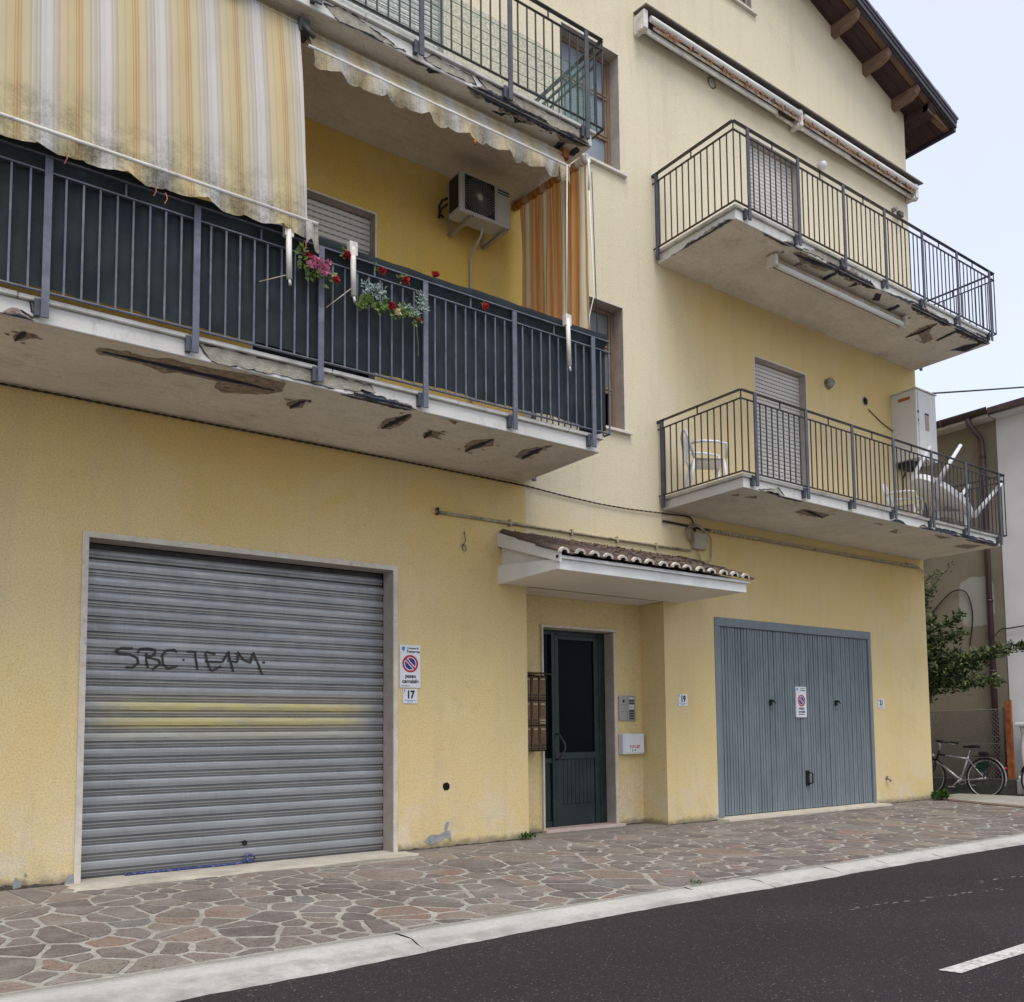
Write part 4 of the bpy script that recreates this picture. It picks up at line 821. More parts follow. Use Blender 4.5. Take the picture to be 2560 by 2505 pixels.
foot(-2.9, 1.42, -.0035, .035); foot(4.07, 5.56, -.0035, .016); foot(7.52, 8.35, -.0035, .014); foot(11.64, 13.09, -.0035, .012); foot(5.57, 6.02, RD-.0035, .018); foot(7.13, 7.51, RD-.0035, .016)
flake([(1.04, .05), (1.06, .085), (1.075, .05), (1.10, .04), (1.09, .01), (1.04, .0)], gp); flake([(1.105, .085), (1.12, .11), (1.13, .085)], gp)
flake([(1.375, .02), (1.395, .065), (1.425, .07), (1.425, -.03), (1.36, -.02)], gp)

# ================================================================ roof
RF = bpy.data.objects.new('roof', None); COL.objects.link(RF); RF.parent = B
OV = .50; EX = 13.77
def sz(x): return 11.011 + 0.321*(13.09-x)
def sbox(mb, x0, x1, y0, y1, dz0, dz1):
    mb.prism([(x0, sz(x0)+dz0), (x1, sz(x1)+dz0), (x1, sz(x1)+dz1), (x0, sz(x0)+dz1)], lambda p: (p[0], y0, p[1]), lambda p: (p[0], y1, p[1]))
for k, (a, b, m) in enumerate(((-.345, -.205, 'soffit'), (-.20, -.055, 'soffit'), (-.05, .3, 'soffit'), (-.455, -.35, 'edgewood'))):
    mb = MB(); sbox(mb, 6.4, EX-.02, a, b, .0 if m == 'soffit' else .022, .03); mb.build('soffit_board', M[m], RF)
mb = MB(); sbox(mb, 6.4, EX, -.47, 9.4, .03, .06); mb.build('roof_deck', M['soffit'], RF)
mb = MB(); sbox(mb, 6.4, EX, -OV, -.457, -.005, .09); mb.build('verge_board', M['flash'], RF)
mb = MB(); sbox(mb, 6.4, EX+.03, -OV-.018, -OV-.002, .02, .15); sbox(mb, 6.4, EX+.03, -OV-.03, -OV-.018, .10, .16); mb.build('verge_flashing', M['flash'], RF)
tgrey = simple('grey_roof_edge', (0.17, 0.165, 0.185), .6, var=.15)
k = 0
x = 6.4
while x < EX: 
    mb = MB(); sbox(mb, x+.004, min(EX+.05, x+.395), -OV-.045, -.2, .16, .195 + .012*(k % 2)); mb.build('verge_tile', tgrey, RF); x += .4; k += 1
mb = MB(); sbox(mb, 6.4, EX+.04, -.2, 9.4, .10, .19); mb.build('roof_covering', M['tile'], RF)
for x in (8.92, 9.68, 10.45, 11.216, 11.987, 12.751):
    m = MB(); w_ = .085; zt = sz(x); 
    pf = [(-.47, zt-.045), (-.43, zt-.11), (-.30, zt-.155), (.05, zt-.16), (.05, zt+.0), (-.47, zt+.0)]
    m.prism(pf, lambda p: (x, p[0], p[1]), lambda p: (x+w_, p[0], p[1]-.321*w_)); m.build('purlin', M['purlin'], RF, bevel=.004)
m = MB(); m.prism([(-.47, sz(13.12)-.02), (-.40, sz(13.12)-.13), (1.2, sz(13.12)-.15), (1.2, sz(13.12)), (-.47, sz(13.12))], lambda p: (13.12, p[0], p[1]), lambda p: (13.30, p[0], p[1]-.05)); m.build('purlin', M['soffit'], RF)
m = MB().box(EX-.02, EX+.03, -OV, 9.4, sz(EX)-.05, sz(EX)+.13); m.build('eaves_fascia', M['flash'], RF)
for y in (-.42, .3, 1.0, 1.7, 2.4):
    m = MB(); m.prism([(13.12, sz(13.12)-.02), (13.12, sz(13.12)-.13), (EX-.1, sz(EX-.1)-.04), (EX-.02, sz(EX-.02))], lambda p: (p[0], y, p[1]), lambda p: (p[0], y+.09, p[1])); m.build('rafter_tail', M['purlin'], RF)
# left slope, out of frame
m = MB(); m.face([(6.4, -OV, 13.2), (6.4, 9.4, 13.2), (-3.6, 9.4, 10.0), (-3.6, -OV, 10.0)]); m.build('roof_covering', M['tile'], RF)

# ================================================================ balconies
def patch(kind, ax, pts, val, parent, side=None):
    # irregular broken area, its own relief standing off the slab face
    m = MB(); n = len(pts); cx = sum(p[0] for p in pts)/n; cy = sum(p[1] for p in pts)/n; rj = []
    for i, p in enumerate(pts):
        q = pts[(i+1) % n]; L = math.hypot(q[0]-p[0], q[1]-p[1]); kk = max(1, min(8, int(L/.035)))
        for t in range(kk): rj.append((p[0]+(q[0]-p[0])*t/kk+RR(-.008, .008), p[1]+(q[1]-p[1])*t/kk+RR(-.008, .008)))
    def P3(a, b, off):
        if ax == 'Z': return (a, b, val-off)
        if ax == 'Y': return (a, val-off, b)
        return (val-off, a, b)
    inner = [(cx+(p[0]-cx)*.82, cy+(p[1]-cy)*.82) for p in rj]
    m.face([P3(*p, .0035) for p in rj])
    mat = {'b': M['broken'], 'c': M['bare'], 'd': M['gash']}[kind]
    o = m.build('spalled_patch', mat, parent, fix=False)
    if ax == 'Z' and kind in 'bd' and len(pts) > 4:
        # exposed bar across the patch, blackened concrete round it
        chips = MB()
        for k in range(9):
            a_, s_ = RR(0, 6.28), RR(.008, .03); q = rj[int(RR(0, len(rj)-.01))]; c0 = (q[0]+RR(-.05, .05), min(-.03, q[1]+RR(-.05, .05)))
            chips.face([P3(c0[0]+math.cos(a_+t)*s_*RR(.5, 1.6), c0[1]+math.sin(a_+t)*s_*RR(.4, 1), .0045) for t in (0, 1, 2.1, 3.3, 4.4, 5.4)])
        chips.build('spall_chips', mat, parent, fix=False)['kind'] = 'stuff'
        ys = [p[1] for p in pts]; xs_ = [p[0] for p in pts]
        if max(xs_)-min(xs_) > 1.0*(max(ys)-min(ys)): a, b = min(pts, key=lambda p: p[0]), max(pts, key=lambda p: p[0])
        else: a, b = min(pts, key=lambda p: p[1]), max(pts, key=lambda p: p[1])
        a = (a[0]*.92+cx*.08, a[1]*.92+cy*.08); b = (b[0]*.92+cx*.08, b[1]*.92+cy*.08)
        L = math.hypot(b[0]-a[0], b[1]-a[1]); nx, ny = -(b[1]-a[1])/L, (b[0]-a[0])/L; wv = min(.075, .24*L)
        mid = ((a[0]+b[0]+cx)/3, (a[1]+b[1]+cy)/3)
        if kind == 'b':
            lp = []; rp = []
            for k in range(13):
                t = k/12; x = (1-t)**2*a[0]+2*t*(1-t)*mid[0]+t*t*b[0]; y = (1-t)**2*a[1]+2*t*(1-t)*mid[1]+t*t*b[1]; w_ = wv*(math.sin(math.pi*t)**.6)*RR(.5, 1.1)
                lp.append((x+nx*w_*.6, y+ny*w_*.6)); rp.append((x-nx*w_*.6, y-ny*w_*.6))
            g_ = MB(); g_.face([P3(*p, .006) for p in lp+rp[::-1]]); g_.build('blackened_gash', M['gash'], parent, fix=False)
        MB().tube([P3(a[0], a[1], .008), P3(mid[0], mid[1], .012), P3(b[0], b[1], .008)], .006, 5).build('rebar', M['rebar'], parent)
    elif kind == 'c' and ax == 'Y':
        k0 = RR(0, 1); n2 = len(rj); sta = 0
        eg = MB(); k = 0
        while k < n2:
            l_ = int(RR(2, 7)); eg.tube([P3(*rj[q_ % n2], .005) for q_ in range(k, min(n2, k+l_)+1)], .004, 4, radii=[RR(.001, .0065) for q_ in range(k, min(n2, k+l_)+1)]); k += l_ + int(RR(0, 3))
        eg.build('broken_edge', M['gash'], parent)
    return o

RAGGED = {'B2': [('Y', 9.15, 10.15, .10), ('Z', 9.1, 10.2, .12), ('Y', 10.95, 11.95, .085), ('Z', 11.0, 12.0, .10), ('Y', 12.15, 13.03, .07), ('Z', 12.1, 13.0, .13), ('X', -1.25, -.45, .065), ('Z', 8.0, 8.5, .06), ('Y', 8.35, 8.62, .06)],
 'L2': [('Y', 4.15, 5.0, .09), ('Z', 4.1, 5.1, .13), ('Z', 3.5, 3.75, .05), ('Y', 3.05, 3.3, .05), ('Y', 5.1, 5.45, .07), ('Z', 5.05, 5.48, .12)],
 'B1': [('Y', 10.95, 11.35, .055), ('Y', 11.75, 12.0, .06), ('Y', 12.1, 13.0, .05), ('Z', 12.1, 12.95, .05), ('Z', 8.1, 8.55, .06)],
 'L1': [('Y', 3.0, 3.6, .06), ('Z', 2.95, 3.55, .06), ('Y', .70, .90, .07)]}
def balcony(x0, x1, zb, zt, zl, rl, rr_, ztop, zsec, zbot, posts, key, leftside, rightside, railm, under_off=.0, extra_posts=()):
    s = MB().box(x0, x1, -1.275, -.001, zb, zt).build('balcony', M['fascia'], B, bevel=.006)
    MB().face([(x0+.012, -1.262, zb-.0015), (x0+.012, -.002, zb-.0015), (x1-.012, -.002, zb-.0015), (x1-.012, -1.262, zb-.0015)]).build('slab_soffit', M['under'], s, fix=False)
    # stone coping laid in lengths
    xa = x0-.035 if leftside else x0; xe = x1+.035 if rightside else x1; x = xa
    while x < xe-.01:
        b = min(xe, x+RR(.9, 1.2)); MB().box(x+.002, b-.002, -1.305+RR(-.002, .002), -1.0, zt+.001, zl+RR(-.001, .001)).build('coping_slab', M['coping'], s, bevel=.005); x = b
    if leftside: MB().box(xa, xa+.28, -.998, -.003, zt+.001, zl).build('coping_slab', M['coping'], s, bevel=.005)
    if rightside: MB().box(xe-.28, xe, -.998, -.003, zt+.001, zl).build('coping_slab', M['coping'], s, bevel=.005)
    MB().box(x0+.02, x1-.02, -.999, -.003, zt, zl-.004).build('balcony_floor', simple('balcony_tile_floor', (0.42, 0.36, 0.30), .7, var=.15, sc=6), s)
    # railing
    Y = -1.318
    def bar(a, b, w_, h, name, m): # flat bar between two points along X or Y
        mb = MB()
        if abs(a[0]-b[0]) > abs(a[1]-b[1]): mb.box(a[0], b[0], a[1]-w_/2, a[1]+w_/2, a[2]-h/2, a[2]+h/2)
        else: mb.box(a[0]-w_/2, a[0]+w_/2, min(a[1], b[1]), max(a[1], b[1]), a[2]-h/2, a[2]+h/2)
        return mb.build(name, m, s, bevel=.002)
    for z, nm, w_, h in ((ztop, 'handrail', .045, .012), (zsec, 'rail', .025, .012), (zbot, 'rail', .025, .012)):
        bar((rl, Y, z), (rr_, Y, z), w_, h, nm, railm[1])
        if leftside: bar((rl, Y, z), (rl, 0, z), w_, h, nm, railm[1])
        if rightside: bar((rr_, Y, z), (rr_, 0, z), w_, h, nm, railm[1])
    bal = MB().box(-.006, .006, -.006, .006, 0, zsec-zbot); bme = bal.mesh('baluster'); bme.materials.append(railm[1])
    sp = MB().box(-.006, .006, -.006, .006, 0, ztop-zsec); sme = sp.mesh('spacer'); sme.materials.append(railm[1])
    pm = MB().box(-.022, .022, -.020, -.004, 0, ztop-.004-(zb+.02)); pme = pm.mesh('post'); pme.materials.append(railm[0])
    hb = MB().box(-.055, -.022, -.006, .035, 0, .11); hb.disc((-.040, -.0075, .06), (0, -1, 0), .008, 8); hme = hb.mesh('anchor_plate'); hme.materials.append(M['rail'])
    for x in posts:
        link('post', pme, s, (x, Y-.004, zb+.02+RR(-.01, .01))); link('anchor_plate', hme, s, (x, Y+.006, zb+.03))
    allx = [rl]+list(posts)+[rr_]
    for a, b in zip(allx, allx[1:]):
        n = max(1, round((b-a)/.0985))
        for k in range(1, n): link('baluster', bme, s, (a+(b-a)*k/n+RR(-.003, .003), Y, zbot))
        if b-a > .5: link('spacer', sme, s, ((a+b)/2, Y, zsec))
    for x in (rl, rr_): link('baluster', bme, s, (x, Y, zbot)); link('spacer', sme, s, (x, Y, zsec))
    for flag, x in ((leftside, rl), (rightside, rr_)):
        if not flag: continue
        for k in range(1, 13): link('baluster', bme, s, (x, Y+k*.1005, zbot))
        link('spacer', sme, s, (x, Y/2, zsec))
        mb = MB().box(x-.02, x+.02, -.085, -.05, zb+.02, ztop-.006); mb.build('post', railm[0], s, bevel=.002)
        mb = MB().box(x-.02, x+.02, -.05, 0, ztop-.02, ztop-.006); mb.build('wall_bracket', railm[1], s)
    for pl, a0, a1, dp in RAGGED.get(key, []):
        # crumbling concrete where the slab edge has blown off: lumpy strip with a torn outline
        for band in range(2):
            m = MB(); n = int((a1-a0)/.022); A_ = []; C_ = []
            d0 = dp*(1.0 if band == 0 else .62)
            for k in range(n+1):
                a = a0+(a1-a0)*k/n; e = min(1, k/4, (n-k)/4)
                A_.append((a, 0)); C_.append((a+RR(-.006, .006), e*d0*(.62+.42*noise1(a*6, a0+band*2)+RR(-.16, .16))))
            of = .004+band*.004
            def PP_(a, d, o_=0):
                if pl == 'Z': return (a, -1.268+max(0, d), zb-of-o_)
                if pl == 'Y': return (a, -1.275-of-o_, zb+.002+min(zt-zb-.006, max(0, d)))
                return (x0-of-o_, a, zb+.002+min(zt-zb-.006, max(0, d)))
            for k in range(n):
                m.face([PP_(*A_[k]), PP_(*A_[k+1]), PP_(C_[k+1][0], C_[k+1][1]*.5, RR(0, .008)), PP_(C_[k][0], C_[k][1]*.5, RR(0, .008))]); m.face([PP_(C_[k][0], C_[k][1]*.5, .004), PP_(C_[k+1][0], C_[k+1][1]*.5, .004), PP_(*C_[k+1]), PP_(*C_[k])])
            m.build('crumbled_edge', M['broken'] if band == 0 else M['gash'], s, fix=False)
        if pl == 'Y' and a1-a0 > .5:
            MB().tube([(a0+.05+(a1-a0-.1)*k/8, -1.287, zb+.02+RR(-.004, .004)) for k in range(9)], .006, 5).build('rebar', M['rebar'], s)
    for ax, kind, pts in PATCHES[key]:
        val = {'Z': zb-.0015, 'Y': -1.275, 'X': x0}[ax]
        if ax == 'Z': pts = [(min(x1-.02, max(x0+.02, p[0])), min(-.03, max(-1.262, p[1]))) for p in pts]
        elif ax == 'Y': pts = [(min(x1-.01, max(x0+.01, p[0])), min(zt-.004, max(zb+.001, p[1]))) for p in pts]
        else: pts = [(min(-.03, max(-1.26, p[0])), min(zt-.004, max(zb+.002, p[1]))) for p in pts]
        patch(kind, ax, pts, val, s)
    return s
RM = (M['railfaded'], M['raildark']); RM1 = (M['railfaded'], M['railfaded']); RM2 = (M['rail'], M['raildark'])
L1 = balcony(-2.5, 5.53, 3.705, 3.83, 3.865, -2.48, 5.625, 4.79, 4.69, 3.895, [-1.7, -.83, .05, .945, 1.855, 2.76, 3.65, 4.53, 5.42], 'L1', False, True, RM1)
L2 = balcony(-2.5, 5.50, 6.73, 6.85, 6.885, -2.48, 5.61, 7.845, 7.745, 6.93, [-1.7, -.83, .05, .945, 1.84, 2.73, 3.62, 4.515, 5.40], 'L2', False, True, RM2)
B1 = balcony(7.54, 13.05, 3.695, 3.81, 3.845, 7.49, 13.17, 4.76, 4.665, 3.86, [7.70, 8.58, 9.463, 10.33, 11.21, 12.08, 12.99], 'B1', True, True, RM2)
B2 = balcony(7.54, 13.05, 6.725, 6.84, 6.875, 7.49, 13.17, 7.82, 7.72, 6.895, [7.71, 8.588, 9.47, 10.345, 11.225, 12.11, 13.01], 'B2', True, True, RM2)
# ================================================================ awnings
def lerp(a, b, t): return a+(b-a)*t
def fnz(x, s): return math.sin(x*5.3+s)*.5+math.sin(x*12.7+s*2)*.3+math.sin(x*29+s*3)*.2
# big lowered awning over the lower left balcony
A1 = thing('striped_awning', 'large faded yellow and white striped awning let down in front of the lower left balcony', 'awning', (0.5, -1.2, 6.62))
def at(o, ob): ob.location = tuple(-c for c in o.location); return ob
def put(o, mb, name, mat, **k): return at(o, mb.build(name, mat, o, **k))
xL, xR = -2.0, 2.62
def a1(u, v):
    x = lerp(xL, xR+.02*(1-v), u); y = lerp(-1.17, -1.40, v) - .02*math.sin(math.pi*v) ; z = lerp(6.625, 4.925, v)
    f = (.003 + .006*v*(1-v)*4*max(0, min(1, (x-1.0)/1.2)))
    y += f*math.sin(x*math.pi*2/.195+.5*math.sin(v*3)) * (.35+.65*max(0, min(1, (x-.9)/.8))) ; y += .006*fnz(x*1.3+v*2, 2)
    return (x, y, z)
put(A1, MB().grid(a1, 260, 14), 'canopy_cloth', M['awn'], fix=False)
put(A1, MB().tube([(xL, -1.125, 6.645), (xR+.03, -1.125, 6.645)], .038, 12), 'roller', M['awn'])
put(A1, MB().tube([(xL, -1.405, 4.915), (2.70, -1.405, 4.915)], .015, 8), 'front_bar', M['whitedirty'])
def valance(x0, x1, y, z, h, per, seed):
    def fn(u, v):
        x = lerp(x0, x1, u); ph = ((x-x0)/per) % 1; sc = abs(math.sin(math.pi*ph))**.6
        L = h*(.70+.30*sc) * (1+.10*fnz(x*1.7, seed)); vv = v*L
        return (x+.008*math.sin(v*4+x*20), y + .030*v*math.sin(x*math.pi*2/per*.5+seed)+.012*v*fnz(x*3, seed), z - vv)
    return MB().grid(fn, int((x1-x0)/.012), 5)
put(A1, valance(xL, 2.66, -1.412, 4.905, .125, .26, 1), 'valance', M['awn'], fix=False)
fl = MB().grid(lambda u, v: (2.60+.10*u+.01*v, -1.415-.02*math.sin(u*6), 4.90-.17*v*(1-.25*math.sin(u*5))), 8, 6); put(A1, fl, 'torn_flap', M['awn'], fix=False)
for x, dz in ((1.02, .0), (1.55, -.02), (1.62, -.05), (2.59, -.06)):
    put(A1, MB().tube([(x, -1.43, 4.80+dz), (x+.01, -1.435, 4.76+dz), (x-.006, -1.43, 4.72+dz)], .004, 4), 'loose_thread', M['rust'])
put(A1, MB().box(2.63, 2.72, -1.19, -1.06, 6.58, 6.69).tube([(2.66, -1.2, 6.62), (2.74, -1.22, 6.54)], .02), 'roller_bracket', M['dgrey'])
put(A1, MB().box(1.95, 2.18, -1.24, -1.12, 6.64, 6.70).tube([(2.0, -1.22, 6.63), (2.13, -1.25, 6.66)], .02), 'roller_bracket', M['dgrey'])
def armset(o, x, zt, zb, rodto=None, rod=None):
    m = MB().tube([(x, -1.40, zt), (x+.004, -1.41, zb)], .021, 10); put(o, m, 'awning_arm', M['whitedirty'])
    put(o, MB().box(x-.03, x+.035, -1.41, -1.36, zt-.06, zt+.045).tube([(x+.005, -1.41, zb), (x+.008, -1.42, zb-.05)], .011), 'arm_joint', M['whitedirty'])
    if rod: put(o, MB().tube([(x-.01, -1.40, rod[0]), (x-.21, -1.395, rod[1])], .004, 5), 'tie_rod', M['cable'])
armset(A1, 2.48, 4.81, 4.42, rod=(4.45, 4.34))
# second awning, wound up, scalloped valance hanging
A2 = thing('scalloped_awning', 'wound-up pale awning with hanging scalloped valance above the air conditioner', 'awning', (4.0, -1.2, 6.6))
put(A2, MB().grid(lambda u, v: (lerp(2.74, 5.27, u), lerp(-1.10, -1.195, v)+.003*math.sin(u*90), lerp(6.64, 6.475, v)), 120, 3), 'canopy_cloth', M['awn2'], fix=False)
put(A2, MB().tube([(2.72, -1.07, 6.66), (5.30, -1.07, 6.66)], .036, 12), 'roller', M['awn2'])
put(A2, MB().tube([(2.70, -1.20, 6.468), (5.28, -1.20, 6.478)], .012, 8), 'front_bar', M['white'])
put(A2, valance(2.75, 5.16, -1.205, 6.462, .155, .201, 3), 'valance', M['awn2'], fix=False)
put(A2, MB().grid(lambda u, v: (5.16+.11*u, -1.205-.01*v, 6.46-.17*v*(.9+.1*math.sin(u*7))), 8, 4), 'torn_flap', M['awn2'], fix=False)
put(A2, MB().tube([(4.22, -1.22, 6.31), (4.20, -1.225, 6.27), (4.215, -1.22, 6.255)], .010, 5), 'loose_thread', M['rust'])
put(A2, MB().box(5.27, 5.34, -1.12, -1.02, 6.62, 6.71), 'roller_bracket', M['rust'])
armset(A2, 2.985, 4.83, 4.44, rod=(4.50, 4.29)); armset(A2, 5.075, 4.84, 4.40)
put(A2, MB().tube([(5.24, -1.21, 6.47), (5.07, -1.39, 4.84)], .005, 6), 'long_rod', M['white'])
# side curtain awning
A3 = thing('orange_side_awning', 'orange and brown striped curtain awning closing the end of the lower left balcony', 'awning', (5.45, -.6, 6.6))
put(A3, MB().tube([(5.45, -.02, 6.685), (5.45, -1.20, 6.60)], .042, 12), 'roller', M['awnside'])
def a3(u, v):
    y = lerp(-.10, -1.22, u) - .08*v*(1-u)+0*v; z = lerp(6.65-.07*u, 4.62, v)
    return (5.45 + (.010+.035*v)*math.sin(y*math.pi*2/.14 + .4*math.sin(v*4)) + .006*fnz(y*2+v, 1), y, z)
put(A3, MB().grid(a3, 150, 24), 'curtain', M['awnside'], fix=False)
put(A3, MB().disc((5.47, -1.245, 6.62), (0.5, -1, 0), .045, 18, .022).disc((5.47, -1.243, 6.62), (0.5, -1, 0), .022, 10).tube([(5.46, -1.20, 6.61), (5.47, -1.243, 6.62)], .045, 12), 'gear_end', M['whitedirty'])
put(A3, MB().tube([(5.47, -1.25, 6.60), (5.475, -1.255, 6.45), (5.47, -1.25, 6.30)], .010, 6).tube([(5.475, -1.25, 6.3), (5.50, -1.27, 5.25), (5.43, -1.28, 5.02), (5.42, -1.28, 4.9)], .0045, 6), 'crank_rod', M['white'])
put(A3, MB().tube([(5.52, -1.24, 6.5), (5.53, -1.27, 4.85)], .005, 5), 'guide_cord', M['dgrey'])
# long folded awning under a hood on the top storey
A4 = thing('hooded_folding_awning', 'long folded white awning with rusty tattered remains under a metal hood on the top wall', 'awning', (10, -.1, 9.7))
put(A4, MB().prism([(-.235, 9.765), (-.235, 9.785), (0, 9.81), (0, 9.795)], lambda p: (7.23, p[0], p[1]), lambda p: (13.20, p[0], p[1])), 'hood', simple('brown_grey_hood', (0.16, 0.135, 0.12), .7, var=.2))
put(A4, MB().tube([(7.34, -.185, 9.665), (10.17, -.185, 9.665)], .038, 12), 'front_bar', M['white'])
put(A4, MB().tube([(10.25, -.185, 9.665), (13.08, -.185, 9.665)], .038, 12), 'front_bar', M['white'])
put(A4, MB().box(7.30, 9.75, -.14, -.11, 9.50, 9.575), 'lower_bar', M['whitedirty'], bevel=.006); put(A4, MB().box(10.22, 11.40, -.14, -.11, 9.50, 9.575), 'lower_bar', M['whitedirty'], bevel=.006)
put(A4, MB().box(9.76, 10.2, -.10, -.07, 9.52, 9.56).box(11.42, 13.02, -.12, -.09, 9.52, 9.575), 'lower_bar', M['whitedirty'], bevel=.006)
put(A4, MB().tube([(7.32, -.09, 9.66), (13.05, -.09, 9.66)], .05, 10), 'cloth_roll', simple('dark_cloth_remains', (0.10, 0.075, 0.06), .95, var=.5, sc=14, bump=.5))
for x in (7.26, 10.19, 13.08):
    put(A4, MB().box(x-.035, x+.035, -.20, 0, 9.50, 9.74).box(x-.05, x+.05, -.17, -.10, 9.49, 9.55), 'wall_bracket', M['whitedirty'], bevel=.01)
tt = MB()
for k in range(260):
    x = RR(7.4, 13.0); 
    if random.random() < .5: x = random.choice([7.6, 7.75, 8.7, 8.95, 9.3, 9.9, 10.4, 10.9, 11.3, 11.8, 12.3, 12.9]) + RR(-.14, .14)
    z = RR(9.585, 9.625); y = -.205+RR(0, .01); s = RR(.006, .020); L = RR(.02, .075)
    tt.face([(x-s, y, z), (x+s, y, z+RR(0, .01)), (x+s*RR(-1, 1), y-.004, z-L)])
put(A4, tt, 'rusty_tatters', simple('rusty_tatter', (0.30, 0.11, 0.05), .9, var=.6, sc=20), fix=False)['kind'] = 'stuff'
put(A4, MB().box(7.4, 13.0, -.172, -.168, 9.56, 9.60), 'torn_hem', M['awn2'])
for x in (8.05, 8.6, 9.05, 9.6, 9.83, 10.42, 10.7, 11.0, 11.5, 12.0, 12.25, 12.5, 12.75):
    put(A4, MB().box(x-.008, x+.008, -.205, -.195, 9.565, 9.665), 'strap', M['black'])
# narrow roller awning below the upper right balcony
A5 = thing('rolled_awning_under_balcony', 'rolled white awning tube fixed beneath the upper right balcony slab', 'awning', (9.8, -1.0, 6.62))
put(A5, MB().tube([(8.52, -1.03, 6.60), (11.22, -1.03, 6.60)], .034, 12), 'front_bar', M['white'])
put(A5, MB().tube([(8.50, -1.00, 6.665), (11.18, -1.00, 6.665)], .040, 12), 'cloth_roll', M['awn2'])
put(A5, MB().box(8.53, 11.15, -.955, -.93, 6.60, 6.66), 'back_rail', M['under'])
for x in (8.48, 11.2): put(A5, MB().box(x-.05, x+.01, -1.09, -.93, 6.57, 6.715), 'roller_bracket', M['whitedirty'], bevel=.012)
tt = MB()
for k in range(60):
    x = 8.6+k*.043+RR(-.01, .01); L = RR(.004, .018); tt.face([(x-.006, -.94, 6.598), (x+.006, -.94, 6.598), (x, -.94, 6.598-L)])
put(A5, tt, 'torn_fringe', M['dgrey'], fix=False)['kind'] = 'stuff'

# ================================================================ shade cloth, netting, clothes lines
def shade(u, v):
    x = lerp(-2.45, 5.60, u); z = lerp(4.86 + .012*fnz(x*.7, 4), 3.93+.01*fnz(x, 1), v)
    y = -1.300 + .010*math.sin(x*2*math.pi/.0985 + 1.5)*math.sin(math.pi*min(1, v*1.3)) + .010*fnz(x*1.1+v*1.5, 5)*v
    if v < .14: y = -1.328 + (.14-v)/.14*.004
    return (x, y+.012*(v > .14), z)
sc_ = MB().grid(shade, 420, 14); sc_.grid(lambda u, v: (5.60 - .02*math.sin(u*20), lerp(-1.29, -.9, u), lerp(4.80-.1*u, 3.93, v)), 12, 8)
tag(sc_.build('shade_cloth', M['shade'], fix=False), 'charcoal shade cloth tied along the inside of the lower left balcony railing', 'screen')
nt = MB().grid(lambda u, v: (lerp(2.2, 5.58, u), -1.245+.004*fnz(u*6, 1), lerp(7.52+.01*fnz(u*9, 2), 6.93, v)), 60, 3); nt.grid(lambda u, v: (5.58, lerp(-1.245, -.05, u), lerp(7.52, 6.93, v)), 10, 3)
tag(nt.build('green_netting', M['net'], fix=False), 'thin green netting stretched inside the upper left balcony railing', 'netting')
CLg = thing('clothes_lines', 'parallel clothes lines strung along the upper left balcony above its netting', 'clothes line', (4, -1, 7.5))
for k in range(5): put(CLg, MB().tube([(lerp(1.5, 5.5, i/10), -1.19+k*.16, 7.56+.02*k - .05*math.sin(math.pi*i/10)) for i in range(11)], .003, 4), 'line', M['cabledark'])
for y in (-1.22, -.5): put(CLg, MB().tube([(5.52, y, 7.56), (5.52, y, 7.70)], .006, 4), 'line_hook', M['dgrey'])
DR = thing('folded_drying_rack', 'dark green folded drying rack leaning across the corner of the upper left balcony', 'drying rack', (5.2, -1.0, 7.2))
for dz in (0, -.10): put(DR, MB().tube([(5.60, -1.24, 7.74+dz), (4.98, -1.0, 6.98+dz)], .014, 6), 'rack_bar', simple('dark_green_bar', (0.012, 0.03, 0.028), .5))

# ================================================================ air conditioner
AC = thing('air_conditioner', 'grey outdoor air conditioner unit on wall brackets under the upper left balcony', 'air conditioner', (4.8, 0, 6.3))
put(AC, MB().box(4.512, 5.105, -.45, -.235, 6.125, 6.53), 'casing', M['acw'], bevel=.008)
put(AC, MB().box(4.508, 4.5125, -.425, -.255, 6.17, 6.50), 'side_coil', M['black'])
put(AC, MB().box(4.562, 4.915, -.4525, -.449, 6.15, 6.51), 'grille_recess', M['black'])
fx, fz = 4.738, 6.33
put(AC, MB().disc((fx, -.463, fz), (0, -1, 0), .030, 20).tube([(fx, -.452, fz), (fx, -.463, fz)], .030, 20), 'fan_hub', M['acw'])
vn = MB()
for k in range(40):
    t0 = 2*math.pi*k/40; pts = []
    for j in range(7):
        r = lerp(.03, .185, j/6); t = t0+ j/6*.55; X_, Z_ = fx+math.cos(t)*r, fz+math.sin(t)*r
        X_ = max(4.566, min(4.911, X_)); Z_ = max(6.154, min(6.506, Z_)); pts.append((X_, -.458, Z_))
    vn.tube(pts, .0016, 4, cap=False)
put(AC, vn, 'fan_guard', M['alu'])['kind'] = 'stuff'
gf = MB(); gf.box(4.556, 4.565, -.458, -.449, 6.146, 6.514); gf.box(4.912, 4.921, -.458, -.449, 6.146, 6.514); gf.box(4.556, 4.921, -.458, -.449, 6.510, 6.519); gf.box(4.556, 4.921, -.458, -.449, 6.142, 6.151); put(AC, gf, 'grille_frame', M['acw'])
put(AC, MB().box(4.940, 5.088, -.4545, -.449, 6.155, 6.505), 'service_panel', M['acw'], bevel=.003)
put(AC, MB().box(4.950, 5.082, -.457, -.454, 6.478, 6.496), 'badge', M['teal']); put(AC, MB().box(4.950, 5.082, -.457, -.454, 6.452, 6.466), 'badge', M['teal'])
